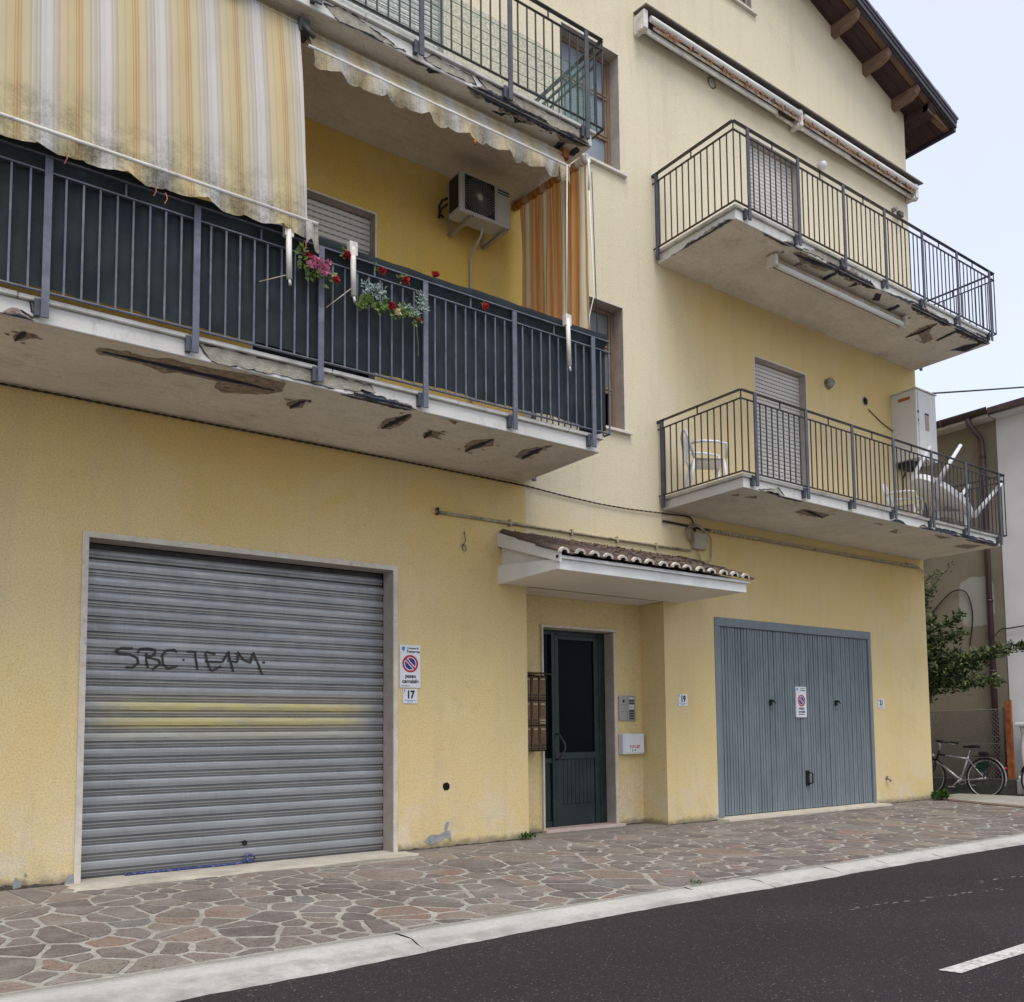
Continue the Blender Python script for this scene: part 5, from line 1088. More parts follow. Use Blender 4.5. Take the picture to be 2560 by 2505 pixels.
for x in (4.655, 5.055):
    put(AC, MB().box(x-.018, x+.018, -.45, 0, 6.092, 6.098).box(x-.018, x-.013, -.45, 0, 6.098, 6.122).box(x+.013, x+.018, -.45, 0, 6.098, 6.122), 'support_arm', M['alu'])
    put(AC, MB().box(x-.018, x+.018, -.012, -.001, 6.0995, 6.66), 'wall_rail', M['acw'])
put(AC, MB().tube([(4.84, -.34, 6.13), (4.85, -.30, 6.05), (4.89, -.06, 5.98), (4.89, -.03, 5.85), (4.885, -.03, 3.9)], .012, 8), 'drain_pipe', M['acw'])
put(AC, MB().tube([(4.52, -.20, 6.36), (4.50, -.14, 6.36), (4.50, -.08, 6.33), (4.53, -.03, 6.28), (4.58, -.02, 6.27)], .013, 8).tube([(4.52, -.20, 6.30), (4.49, -.12, 6.27), (4.52, -.03, 6.24)], .012, 8), 'refrigerant_pipes', M['black'])

# ================================================================ wall-mounted things on the ground floor
def nosign(o, cx, y, cz, r):
    put(o, MB().disc((cx, y, cz), (0, -1, 0), r, 40, r*.76), 'red_ring', M['red'], fix=False)
    put(o, MB().disc((cx, y+.0001, cz), (0, -1, 0), r*.66, 40), 'blue_disc', M['blue'], fix=False)
    c = math.cos(math.pi/4)
    def strip(w_, L, yy, m, nm):
        d = Vector((c, 0, -c)); n_ = Vector((c, 0, c)); ce = Vector((cx, yy, cz)); put(o, MB().face([ce-d*L-n_*w_, ce+d*L-n_*w_, ce+d*L+n_*w_, ce-d*L+n_*w_]), nm, m, fix=False)
    strip(r*.20, r*.70, y-.0006, M['signw'], 'white_slash'); strip(r*.10, r*.80, y-.0012, M['red'], 'red_slash')
def plate(o, x0, x1, z0, z1, y=-.010, m=None): return put(o, MB().box(x0, x1, y, -.001, z0, z1), 'plate', m or M['signw'], bevel=.002)
def tx(o, s, size, mat, x, y, z, **k): t = text(s, size, mat, o, (x-o.location[0], y-o.location[1], z-o.location[2]), **k); return t
N1 = thing('no_parking_sign', 'white passo carrabile no-parking sign on the wall right of the roll-up shutter', 'sign', (4.21, 0, 1.7))
plate(N1, 4.102, 4.318, 1.517, 1.921); nosign(N1, 4.208, -.0112, 1.745, .083)
tx(N1, 'Comune di', .026, M['ink'], 4.235, -.011, 1.893, bold=.0006); tx(N1, 'Tortoreto', .034, M['ink'], 4.240, -.011, 1.860, bold=.0010)
tx(N1, 'passo', .050, M['ink'], 4.212, -.011, 1.628, bold=.0014); tx(N1, 'carrabile', .050, M['ink'], 4.212, -.011, 1.578, bold=.0014); tx(N1, 'Ord. Sindaco n.', .014, M['ink'], 4.160, -.011, 1.537)
put(N1, MB().prism([(-.016, .02), (.016, .02), (.016, -.006), (0, -.024), (-.016, -.006)], lambda p: (4.137+p[0], -.0102, 1.885+p[1]), lambda p: (4.137+p[0], -.0112, 1.885+p[1])), 'crest', M['crest'])
def number(cx, cz, s, lab, w_=.075, h=.069):
    o = thing('house_number_plate', lab, 'house number', (cx, 0, cz)); plate(o, cx-w_, cx+w_, cz-h, cz+h, -.008)
    tx(o, s, .100, M['ink'], cx+.002, -.009, cz+.012, bold=.0042, sx=.82)
    put(o, MB().box(cx-w_*.85, cx+w_*.85, -.0095, -.008, cz-h*.60, cz-h*.54), 'blue_line', M['crest']); put(o, MB().box(cx-w_*.4, cx+w_*.4, -.0095, -.008, cz-h*.80, cz-h*.74), 'small_print', M['crest'])
    put(o, MB().prism([(-.009, .012), (.009, .012), (0, -.012)], lambda p: (cx-w_*.8+p[0], -.008, cz+h*.72+p[1]), lambda p: (cx-w_*.8+p[0], -.0095, cz+h*.72+p[1])), 'crest', M['crest']); return o
number(4.21, 1.438, '17', 'house number plate 17 under the no-parking sign beside the roll-up shutter')
number(7.795, 1.448, '19', 'house number plate 19 between the entrance recess and the grey-blue garage door')
number(11.815, 1.448, '21', 'house number plate 21 on the wall right of the grey-blue garage door')
N2 = thing('no_parking_sign', 'narrow white no-parking sign fixed in the middle of the grey-blue garage door', 'sign', (10.0, 0, 1.45))
yb = -.004
put(N2, MB().box(9.892, 10.108, yb, .02, 1.247, 1.655), 'plate', M['signw'], bevel=.002); nosign(N2, 10.0, yb-.0014, 1.470, .078)
tx(N2, 'Comune di', .020, M['ink'], 10.03, yb-.001, 1.632); tx(N2, 'Tortoreto', .024, M['ink'], 10.03, yb-.001, 1.606, bold=.0004)
tx(N2, 'PASSO', .040, M['ink'], 10.0, yb-.001, 1.362, bold=.0012); tx(N2, 'carrabile', .040, M['ink'], 10.0, yb-.001, 1.322, bold=.0010); tx(N2, 'permesso n.', .026, M['ink'], 10.0, yb-.001, 1.290, bold=.0004)
put(N2, MB().prism([(-.014, .018), (.014, .018), (.014, -.006), (0, -.022), (-.014, -.006)], lambda p: (9.922+p[0], yb, 1.622+p[1]), lambda p: (9.922+p[0], yb-.001, 1.622+p[1])), 'crest', M['crest'])
# mailboxes
MBX = thing('mailbox_block', 'brown bronze block of narrow mailboxes on the left side of the entrance recess', 'mailbox', (5.8, .418, .88))
put(MBX, MB().box(5.60, 5.955, .235, .417, .885, 1.70), 'back_case', M['bronzed'])
for r_ in range(3):
    for c_ in range(3):
        x0 = 5.655+c_*.1; z0 = .892+r_*.268; y = .215
        bx = MB().box(x0+.004, x0+.096, y, .234, z0+.006, z0+.262); d = put(MBX, bx, 'mailbox', M['bronze'], bevel=.005)
        def sub(mb, nm, mt): q = mb.build(nm, mt, d); return q
        sub(MB().box(x0+.018, x0+.082, y-.007, y, z0+.085, z0+.245), 'door', M['bronze']); sub(MB().box(x0+.022, x0+.078, y-.010, y-.007, z0+.222, z0+.236), 'letter_flap', M['brass'])
        sub(MB().disc((x0+.05, y-.009, z0+.125), (0, -1, 0), .008, 10), 'lock', M['ink']); sub(MB().box(x0+.02, x0+.085, y-.004, y, z0+.052, z0+.064).box(x0+.02, x0+.085, y-.004, y, z0+.022, z0+.034), 'name_slot', M['brass'] if c_ == 2 and r_ == 1 else M['ink'])
put(MBX, MB().prism([(.10, 0), (.10, .008), (.25, .035), (.417, .045), (.417, .035)], lambda p: (5.60, p[0], 1.70+p[1]), lambda p: (5.975, p[0], 1.70+p[1])), 'rain_hood', M['bronzed'])
# intercom
IC = thing('intercom_panel', 'aluminium intercom panel with call buttons beside the green entrance door', 'intercom', (7.27, RD, 1.36))
put(IC, MB().box(7.148, 7.272, RD-.022, RD-.001, 1.213, 1.510), 'speaker_module', M['alu'], bevel=.003); put(IC, MB().box(7.275, 7.40, RD-.022, RD-.001, 1.213, 1.510), 'button_module', M['alu'], bevel=.003)
put(IC, MB().disc((7.212, RD-.0235, 1.445), (0, -1, 0), .018, 16), 'camera_eye', M['black']); put(IC, MB().box(7.16, 7.26, RD-.0235, RD-.022, 1.398, 1.402).box(7.16, 7.26, RD-.0235, RD-.022, 1.318, 1.322), 'seam', M['dgrey'])
for k in range(9): put(IC, MB().box(7.295, 7.375, RD-.027, RD-.022, 1.232+k*.030, 1.250+k*.030), 'call_button', M['signw'] if k in (4, 5, 8) else M['dgrey'], bevel=.002)
# meter box
GB = thing('meter_box', 'white plastic meter box with red number low on the entrance recess wall', 'meter box', (7.3, RD, .94))
put(GB, MB().box(7.14, 7.475, .335, RD-.001, .822, 1.062), 'body', M['signw'], bevel=.006); put(GB, MB().box(7.165, 7.462, .329, .335, .838, 1.05), 'lid', M['signw'], bevel=.003)
tx(GB, '7186.07', .050, M['redink'], 7.315, .328, .905, bold=.0012); put(GB, MB().disc((7.325, .3275, .868), (0, -1, 0), .010, 12).box(7.28, 7.286, .326, .329, .853, .880), 'lock', M['ink'])
# tap scar & small fittings
OF = thing('old_wall_tap', 'small old tap stub low on the wall right of the garage door', 'tap', (11.88, 0, .35))
put(OF, MB().tube([(11.87, 0, .36), (11.87, -.04, .36), (11.90, -.05, .35), (11.91, -.05, .32)], .014, 7).box(11.855, 11.885, -.03, -.02, .37, .40), 'tap_body', M['lamp'])
# pipe, hook, junction box, cables
PP = thing('conduit_pipe', 'thin cream painted pipe running along the wall above the entrance canopy', 'pipe', (6.2, 0, 3.25))
put(PP, MB().tube([(4.488, -.02, 3.243), (7.967, -.02, 3.258)], .016, 8), 'tube', M['cable'])
for x in (4.50, 5.35, 6.15, 6.8, 7.4): put(PP, MB().box(x-.01, x+.01, -.04, -.001, 3.215, 3.285), 'clip', M['cabledark'] if x < 4.6 else M['cable'])
WH = MB().tube([(4.812, -.004, 3.09), (4.806, -.02, 3.05), (4.815, -.02, 3.0), (4.792, -.02, 2.955), (4.780, -.02, 2.905), (4.80, -.02, 2.89), (4.825, -.02, 2.905), (4.815, -.02, 2.945), (4.785, -.02, 2.96), (4.77, -.02, 2.93)], .004, 5)
tag(WH.build('wall_wire', M['cabledark']), 'twisted bit of wire hanging from the yellow wall left of the canopy', 'wire')
JB = thing('junction_box', 'beige junction box with looped cables on the wall under the right balcony', 'junction box', (8.09, 0, 3.38))
put(JB, MB().box(7.99, 8.20, -.075, -.001, 3.285, 3.49), 'box', M['beigebox'], bevel=.006)
def ring(cx, cz, rx, rz, a0, a1, y, r, m, n=22): return MB().tube([(cx+math.cos(rad(lerp(a0, a1, i/n)))*rx, y-.01*math.sin(i*.7), cz+math.sin(rad(lerp(a0, a1, i/n)))*rz) for i in range(n+1)], r, 6)
put(JB, ring(8.07, 3.46, .17, .13, 220, -20, -.035, .013, 0), 'cable_loop', M['cable']); put(JB, ring(8.06, 3.45, .145, .115, 215, -10, -.055, .011, 0), 'cable_loop', M['cable'])
put(JB, ring(8.20, 3.33, .13, .20, -170, 62, -.03, .008, 0), 'cable_loop', M['cable']); put(JB, MB().tube([(8.06, -.02, 3.5), (8.02, -.02, 3.60)], .016), 'cable_stub', M['cabledark'])
def smooth(pts, k=6):
    P_ = [Vector(p) for p in pts]; o_ = []
    for i in range(len(P_)-1):
        a, b, c, d = P_[max(0, i-1)], P_[i], P_[i+1], P_[min(len(P_)-1, i+2)]
        for j in range(k):
            t = j/k; o_.append(.5*((2*b)+(c-a)*t+(2*a-5*b+4*c-d)*t*t+(3*b-a-3*c+d)*t**3))
    return o_+[P_[-1]]
def cab(pts, r, m, nm, lab, twist=0):
    mb = MB(); pts = smooth(pts) if not twist else pts
    if twist:
        for ph in (0, math.pi):
            P_ = []
            for (a, b) in zip(pts, pts[1:]):
                A_, B_ = Vector(a), Vector(b); n = int((B_-A_).length/.02)
                for i in range(n):
                    q = A_.lerp(B_, i/n); t = q.x*2*math.pi/twist+ph; P_.append((q.x, q.y+math.cos(t)*r*.8, q.z+math.sin(t)*r*.8))
            mb.tube(P_, r*.8, 5)
    else: mb.tube(pts, r, 6)
    return tag(mb.build(nm, m), lab, 'cable')
cab([(-2.5, -.02, 3.685), (0, -.02, 3.685), (2, -.02, 3.685), (4, -.02, 3.683), (5.55, -.02, 3.672), (6.0, -.02, 3.645), (6.55, -.02, 3.625), (7.0, -.02, 3.63), (7.5, -.02, 3.655)], .006, M['cabledark'], 'wall_cable', 'dark cable running along the wall from under the left balcony to the right balcony', .14)
cab([(7.5, -.02, 3.655), (7.9, -.02, 3.675), (7.99, -.02, 3.66), (8.015, -.03, 3.60), (8.03, -.04, 3.52)], .009, M['cabledark'], 'wall_cable', 'short dark cable dropping into the junction box')
cab([(7.52, -.02, 3.565), (8.3, -.02, 3.555)], .014, M['cabledark'], 'wall_cable', 'short grimy cable end to the left of the junction box')
cab([(8.3, -.025, 3.55), (10, -.025, 3.555), (12, -.025, 3.56), (12.9, -.025, 3.565)], .017, M['cable'], 'wall_cable', 'twisted pale cable bundle along the wall beneath the lower right balcony', .13)
cab([(12.6, -.02, 3.60), (12.9, -.03, 3.57), (13.06, -.04, 3.47), (13.08, -.03, 3.38)], .014, M['cable'], 'wall_cable', 'pale cable bending down at the right corner of the building')
# lower right balcony wall fittings
LP_ = thing('bulkhead_lamp', 'caged bulkhead lamp on the wall right of the lower right balcony door', 'lamp', (10.82, 0, 6.0))
put(LP_, MB().tube([(10.825, 0, 6.0), (10.825, -.02, 6.0)], .075, 16), 'base', M['lamp']); put(LP_, MB().tube([(10.825, -.02, 6.0), (10.825, -.06, 6.0), (10.825, -.10, 5.995), (10.825, -.115, 5.995)], .06, 14, radii=[.058, .055, .04, .01]), 'globe', M['lampglass'])
put(LP_, MB().tube([(10.745, -.02, 6.0), (10.76, -.08, 6.0), (10.825, -.125, 6.0), (10.89, -.08, 6.0), (10.905, -.02, 6.0)], .006).tube([(10.825, -.02, 6.08), (10.825, -.08, 6.065), (10.825, -.125, 6.0), (10.825, -.08, 5.935), (10.825, -.02, 5.92)], .006), 'cage', M['lamp'])
GL = thing('globe_lamp', 'small white globe lamp on the wall above the upper right balcony railing', 'lamp', (10.8, 0, 9.2))
put(GL, MB().tube([(10.816, 0, 9.23), (10.816, -.03, 9.23), (10.816, -.06, 9.235), (10.816, -.10, 9.235), (10.816, -.12, 9.235)], .06, 14, radii=[.04, .04, .062, .05, .02]), 'globe', M['signw'])
SF = thing('wall_floodlight', 'small grey floodlight on the wall at the right end of the upper right balcony', 'lamp', (12.76, 0, 9.2))
put(SF, MB().box(12.70, 12.82, -.10, -.04, 9.14, 9.22).tube([(12.76, 0, 9.17), (12.76, -.04, 9.17)], .015), 'housing', M['dgrey'], bevel=.006); put(SF, MB().disc((12.66, -.08, 9.24), (0, -1, 0), .035, 12).tube([(12.66, 0, 9.24), (12.66, -.08, 9.24)], .035, 12), 'lens', M['lamp'])
CB = thing('boiler_cabinet', 'tall white metal boiler cabinet at the right end of the lower right balcony', 'cabinet', (12.65, -.2, 5.1))
put(CB, MB().box(12.392, 12.93, -.425, -.001, 5.12, 6.165), 'carcass', M['cabinet'], bevel=.004); put(CB, MB().box(12.372, 12.95, -.445, 0.0, 6.168, 6.185), 'lid', M['whitedirty'])
put(CB, MB().box(12.44, 12.915, -.436, -.426, 5.15, 6.14), 'door', M['cabinet'], bevel=.003); put(CB, MB().box(12.60, 12.71, -.4385, -.4362, 5.56, 5.83), 'inspection_window', simple('pinkish_inside', (.36, .28, .25), .7)); put(CB, MB().box(12.60, 12.71, -.440, -.4387, 5.80, 5.83), 'window_shadow_strip', M['black'])  # black strip painted in as shadow along the top of the inspection window
put(CB, MB().box(12.386, 12.3915, -.33, -.13, 6.03, 6.075), 'vent_slot', M['rust']); put(CB, MB().box(12.425, 12.44, -.44, -.425, 5.80, 5.84).box(12.43, 12.44, -.44, -.425, 5.68, 5.70), 'hinge', M['black'])
put(CB, MB().tube([(12.93, -.25, 6.03), (13.02, -.25, 6.03)], .035, 10).tube([(13.02, -.25, 6.03), (13.05, -.25, 6.03)], .048, 10), 'flue', M['cabinet'])
put(CB, MB().tube([(12.5, -.15, 5.12), (12.5, -.15, 4.98), (12.44, -.12, 4.86), (12.5, -.08, 4.7)], .016).tube([(12.6, -.2, 5.12), (12.6, -.2, 5.0), (12.72, -.15, 4.80), (12.82, -.05, 4.86)], .012).box(12.45, 12.75, -.28, -.05, 5.03, 5.115), 'pipework', M['black'])
cab([(11.78, -.015, 5.83), (12.1, -.015, 5.70), (12.39, -.02, 5.62)], .007, M['cabledark'], 'wall_cable', 'thin cable from the round wall hole to the boiler cabinet')
OW = MB().tube([(13.02, -.03, 6.32), (13.465, -.1, 6.432), (14.8, -.19, 6.76), (16.1, -.27, 7.085), (20, -.5, 8.1), (26, -.9, 9.7)], .014, 6); tag(OW.build('overhead_wire', M['cabledark']), 'thick overhead wire crossing the sky from the right corner of the building', 'wire')

# ---- white plastic chairs and table
def chair(loc, rz, lab, tilt=(0, 0)):
    o = thing('plastic_chair', lab, 'chair', loc, 'white plastic chairs on the lower right balcony'); o.rotation_euler = (tilt[0], tilt[1], rz); o.scale = (.84, .84, .84)
    m = M['plastic']; W_ = .24
    MB().grid(lambda u, v: (lerp(-W_, W_, u), lerp(-.23, .22, v), .42+.02*math.sin(math.pi*u)*-1+.01*v), 8, 8).grid(lambda u, v: (lerp(-W_, W_, u), lerp(-.23, .22, v), .405), 2, 2).build('seat', m, o, fix=False)
    for sx in (-1, 1):
        MB().tube([(sx*W_, -.24, 0), (sx*(W_-.01), -.21, .42)], .02, 6, radii=[.018, .026]).build('leg', m, o); MB().tube([(sx*W_, .28, 0), (sx*(W_-.02), .20, .42)], .02, 6, radii=[.018, .026]).build('leg', m, o)
        MB().tube([(sx*.26, -.24, .42), (sx*.28, -.24, .62), (sx*.28, -.1, .65), (sx*.27, .12, .66), (sx*.24, .24, .64)], .02, 6).build('armrest', m, o)
    fr = MB().tube([(-.22, .20, .42), (-.23, .28, .70), (-.17, .31, .84), (0, .32, .88), (.17, .31, .84), (.23, .28, .70), (.22, .20, .42)], .020, 6)
    for k in range(5): fr.box(-.15+k*.075-.014, -.15+k*.075+.014, .27, .285, .46, .82)
    fr.build('backrest', m, o)
    return o
chair((7.86, -.42, 3.865), rad(55), 'white plastic chair alone at the left end of the lower right balcony')
chair((11.78, -.55, 3.865), rad(20), 'white plastic chair beneath the boiler cabinet, left of the upturned table')
chair((12.55, -.75, 3.865), rad(-40), 'white plastic chair half hidden under the upturned table')
T_ = thing('plastic_table', 'white oval plastic table lying upside down with its legs in the air on the balcony', 'table', (12.3, -.82, 4.36))
T_.rotation_euler = (rad(15), rad(24), rad(-4))
el = [(math.cos(2*math.pi*k/28)*.60, math.sin(2*math.pi*k/28)*.35) for k in range(28)]
MB().prism(el, lambda p: (p[0], p[1], 0), lambda p: (p[0]*.98, p[1]*.98, .018)).build('tabletop', M['plastic'], T_)
sk = MB()
for i in range(28):
    a, b = el[i], el[(i+1) % 28]; sk.face([(a[0], a[1], 0), (b[0], b[1], 0), (b[0]*.97, b[1]*.97, .085), (a[0]*.97, a[1]*.97, .085)])
sk.build('table_skirt', M['plastic'], T_, fix=False)
for sx, sy in ((-1, -1), (1, -1), (-1, 1), (1, 1)): MB().tube([(sx*.46, sy*.25, .01), (sx*.52+.12, sy*.28, .66)], .03, 8, radii=[.038, .024]).build('table_leg', M['plastic'], T_)

# ================================================================ flowers on the shade cloth
def petals(mb, c, r, n=14):
    for k in range(n):
        d = Vector((RR(-1, 1), -abs(RR(.1, 1)), RR(-1, 1))).normalized(); t = d.cross(Vector((RR(-1, 1), RR(-1, 1), RR(-1, 1)))).normalized(); b_ = d.cross(t); p = Vector(c)+d*r*.35
        mb.face([p-t*r*.45, p+d*r*.5-b_*r*.2, p+t*r*.45+d*r*.2, p+b_*r*.45])
def leaves(mb, c, s, n, spread, elong=1.6):
    for k in range(n):
        p = Vector(c)+Vector((RR(-1, 1)*spread, -RR(0, .6)*spread*.5, RR(-1, 1)*spread)); d = Vector((RR(-1, 1), RR(-.7, 0), RR(-1, 1))).normalized(); t = d.cross(Vector((0, -1, .3))).normalized()
        if t.length < .1: continue
        L = s*RR(.7, 1.2); mb.face([p, p+d*L*.5+t*L/elong*.5, p+d*L, p+d*L*.5-t*L/elong*.5])
def flower(name, lab, loc, parts):
    o = thing(name, lab, 'artificial flowers', loc)
    for nm, mat, fn in parts: put(o, fn, nm, M[mat], fix=False)
    return o
def mk(f, *a): m = MB(); f(m, *a); return m
Yf = -1.375
a_ = MB(); leaves(a_, (2.63, Yf, 4.58), .06, 46, .075); leaves(a_, (2.72, Yf, 4.55), .05, 26, .08); leaves(a_, (2.60, Yf, 4.70), .05, 10, .03)
b_ = MB(); [petals(b_, (2.665+RR(-.03, .13), Yf-.035, 4.59+RR(-.05, .05)), .036, 12) for _ in range(22)]
c_ = MB(); petals(c_, (2.635, Yf-.02, 4.65), .042, 18); petals(c_, (2.645, Yf-.02, 4.615), .03, 10)
flower('flower_bouquet', 'hanging bunch of artificial pink flowers and one red rose by the third rail post', (2.66, Yf, 4.6), [('leaves', 'fleaf', a_), ('pink_blossoms', 'fpink', b_), ('rose', 'fred', c_), ('stem', 'fleaf', MB().tube([(2.60, Yf, 4.76), (2.605, Yf, 4.66), (2.63, Yf, 4.58)], .004, 4))])
for (x, z, lab, ll) in ((2.945, 4.76, 'artificial red rose beside the top of the middle white awning arm', 1), (2.852, 4.535, 'small drooping red rose right of the pink flower bunch', 1), (3.235, 4.725, 'red rose with dark leaves on the second rail right of the white arm', 1), (3.445, 4.71, 'pair of small red roses on the rail above the garland', 1), (3.712, 4.845, 'red rose standing above the cloth against the yellow wall', 0), (4.189, 4.712, 'lone red rose on the rail further right along the shade cloth', 0)):
    l_ = MB(); leaves(l_, (x-.03, Yf, z+.005), .04, 12, .035)
    p_ = mk(petals, (x, Yf-.01, z), .046, 22); st = MB().tube([(x-.02, Yf+.02, z+.04), (x-.005, Yf, z)], .003, 4)
    flower('artificial_rose', lab, (x, Yf, z), [('petals', 'fred', p_)] + ([('leaves', 'fleaf', l_)] if ll else []) + [('stem', 'fleaf', st)])
path_ = [(3.06, 4.42), (3.14, 4.43), (3.22, 4.41), (3.30, 4.44), (3.38, 4.43), (3.46, 4.45), (3.53, 4.47), (3.59, 4.55), (3.60, 4.62)]
g1 = MB(); [leaves(g1, (x, Yf, z), .06, 14, .035) for x, z in path_[:6]]; leaves(g1, (3.54, Yf, 4.41), .05, 12, .025); leaves(g1, (3.22, Yf, 4.48), .05, 16, .06)
g2 = MB()
for cx, cz, sx, sz_, n in ((3.16, 4.545, .10, .05, 90), (3.47, 4.47, .08, .035, 55), (3.585, 4.575, .035, .075, 75)):
    for k in range(n): leaves(g2, (cx+RR(-sx, sx), Yf-RR(0, .03), cz+RR(-sz_, sz_)), .038, 1, .006, 2.2)
flower('flower_garland', 'garland of silvery leaves with red and cream roses hung across the dark shade cloth', (3.35, Yf, 4.5), [('leaves', 'fleaf', g1), ('silver_leaves', 'fsage', g2), ('rose', 'fred', mk(petals, (3.315, Yf-.025, 4.458), .045, 20)), ('cream_rose', 'fcream', mk(petals, (3.36, Yf-.025, 4.418), .042, 20)),
    ('small_rose', 'fred', mk(petals, (3.562, Yf-.02, 4.412), .025, 10)), ('stem', 'fleaf', MB().tube([(x, Yf, z) for x, z in path_], .004, 4)), ('trailing_wire', 'fleaf', MB().tube([(3.545, Yf, 4.38), (3.55, Yf, 4.30), (3.56, Yf, 4.22), (3.56, Yf, 4.12)], .003, 4))])
def sprigs(loc, n, h, lab, mat, spread):
    m = MB(); x, y, z = loc
    for k in range(n):
        a, b = RR(-1, 1)*spread, RR(-.5, .5)*spread; hh = h*RR(.6, 1.1); dx = RR(-.35, .35)*hh; p = [Vector((x+a*.5, y+b, z)), Vector((x+a*.5+dx*.5, y+b, z+hh*.6)), Vector((x+a*.5+dx, y+b, z+hh))]
        w_ = .004; m.face([p[0]-Vector((w_, 0, 0)), p[0]+Vector((w_, 0, 0)), p[1]+Vector((w_*.8, 0, 0)), p[2], p[1]-Vector((w_*.8, 0, 0))])
    return tag(m.build('potted_sprigs', M[mat], fix=False), lab, 'plant')
sprigs((4.72, -1.1, 4.78), 5, .28, 'thin dry sprigs rising behind the shade cloth below the drain pipe', 'fleaf', .12)
sprigs((5.02, -1.15, 4.72), 12, .24, 'yellow-green sprigs rising behind the cloth in front of the orange curtain', 'fleaf', .22)
sprigs((5.50, -1.2, 4.74), 34, .22, 'bright green spiky plant at the right corner of the shade-cloth balcony', 'weed', .11)

# ================================================================ rope, weeds, litter
pts = [(1.81, .14, 0.012), (1.95, .155, 0.01), (2.1, .14, .012), (2.25, .16, .010), (2.4, .15, .012), (2.55, .165, .010), (2.66, .16, .012), (2.74, .165, .02), (2.79, .17, .05)]
r_ = MB(); sp_ = []
for (a, b) in zip(pts, pts[1:]):
    for i in range(6): sp_.append(Vector(a).lerp(Vector(b), i/6))
r_.tube(sp_, .010, 6)
r_.tube([(2.79+.035*math.cos(t), .165-.01*math.sin(t*2), .045+.032*math.sin(t)) for t in [i*.45 for i in range(32)]], .008, 6)
tag(r_.build('blue_rope', M['rope']), 'blue and white rope knotted at the foot of the roll-up shutter', 'rope')
def weed(loc, n, s, lab):
    m = MB(); x, y, z = loc
    for k in range(n):
        d = Vector((RR(-1, 1), RR(-1, .4), RR(.1, 1.3))).normalized(); p = Vector((x, y, z))+Vector((RR(-s, s), RR(-s*.6, 0), RR(0, s*.5))); t = d.cross(Vector((0, 0, 1))).normalized(); L = s*RR(.3, .6)
        m.face([p, p+d*L*.5+t*L*.3, p+d*L, p+d*L*.5-t*L*.3])
    return tag(m.build('weed', M['weed'], fix=False), lab, 'weed')
weed((5.50, -.03, 0), 70, .09, 'flat green weed at the wall foot left of the entrance recess')
weed((13.0, -.12, 0), 160, .17, 'bushy green weed at the right corner of the building')
weed((4.75, -3.19, -.03), 25, .05, 'tiny green weed in the joint between paving and kerb')
for x, y, lab, m in ((2.40, -5.05, 'curled dry leaf lying on the asphalt nearer the middle', 'litter'), (2.95, -5.5, 'small orange dry leaf on the asphalt toward the bottom edge', 'litter')):
    q = MB().grid(lambda u, v: (x+(u-.5)*.035, y+(v-.5)*.022, -.095+.008*math.cos((u-.5)*5)), 4, 2); tag(q.build('dry_leaf', M[m], fix=False), lab, 'leaf')

# ================================================================ the neighbour
NX = 16.5
NH = thing('neighbouring_house', 'grey-brown rendered house with brown gutter and white street-side part at the right edge', 'building', (20, 3, 0))
def nput(mb, name, mat, **k): return put(NH, mb, name, mat, **k)
nput(MB().box(NX, 25, .45, 12, -.3, 6.83), 'side_wall', M['neigh']); nput(MB().box(NX-.02, 25, -3.0, .448, -.3, 6.78), 'white_wall', M['neighwhite'])
rfm = MB().prism([(NX-.35, 6.83), (NX-.35, 6.89), (20.7, 8.2), (25, 6.83), (25, 6.78)], lambda p: (p[0], .38, p[1]), lambda p: (p[0], 12.2, p[1])); nput(rfm, 'roof', M['gutter'])
nput(MB().box(NX-.30, NX, .45, 12, 6.78, 6.83), 'eaves_board', M['fascia'])
g_ = MB()
for i in range(6):
    a, b = math.pi+math.pi*i/6, math.pi+math.pi*(i+1)/6
    g_.face([(NX-.36+.075*math.cos(a), .40, 6.90+.075*math.sin(a)), (NX-.36+.075*math.cos(b), .40, 6.90+.075*math.sin(b)), (NX-.36+.075*math.cos(b), 12, 6.90+.075*math.sin(b)), (NX-.36+.075*math.cos(a), 12, 6.90+.075*math.sin(a))])
g_.box(NX-.445, NX-.435, .40, 12, 6.89, 6.92); nput(g_, 'gutter', M['gutter'], fix=False)
for y in (1.3, 2.4, 3.5): nput(MB().box(NX-.446, NX-.27, y, y+.03, 6.815, 6.925), 'gutter_bracket', M['pipe'])
nput(MB().box(NX-.42, 25, -3.1, .40, 6.80, 6.90), 'white_part_roof', M['pipe']); nput(MB().box(NX-.30, NX, -3.0, .40, 6.765, 6.798), 'white_eaves', M['neighwhite'])
nput(MB().tube([(NX-.36, .80, 6.84), (NX-.36, .80, 6.72), (NX-.10, .72, 6.48), (NX-.08, .71, 6.36), (NX-.08, .70, .1)], .055, 12), 'downpipe', M['pipe'])
for z in (6.1, 4.7, 3.4, 2.1, .9): nput(MB().tube([(NX-.08, .70, z), (NX-.08, .70, z+.04)], .063, 12).tube([(NX-.08, .70, z+.02), (NX+.02, .70, z+.02)], .01), 'pipe_clip', M['gutter'])
cab([(NX-.02, 1.9, 3.35), (NX-.03, 1.5, 3.68), (NX-.03, 1.2, 3.66), (NX-.03, 1.08, 3.3), (NX-.03, 1.10, 2.95), (NX-.03, 1.15, 2.65), (NX-.04, 1.05, 2.50), (NX-.05, .85, 2.48), (NX-.16, .72, 2.60), (NX-.06, .55, 2.86), (NX-.06, .35, 2.88), (NX-.06, 0, 2.9)], .012, M['cabledark'], 'sagging_cable', 'sagging dark cable hung on the neighbouring house wall above the shrub')
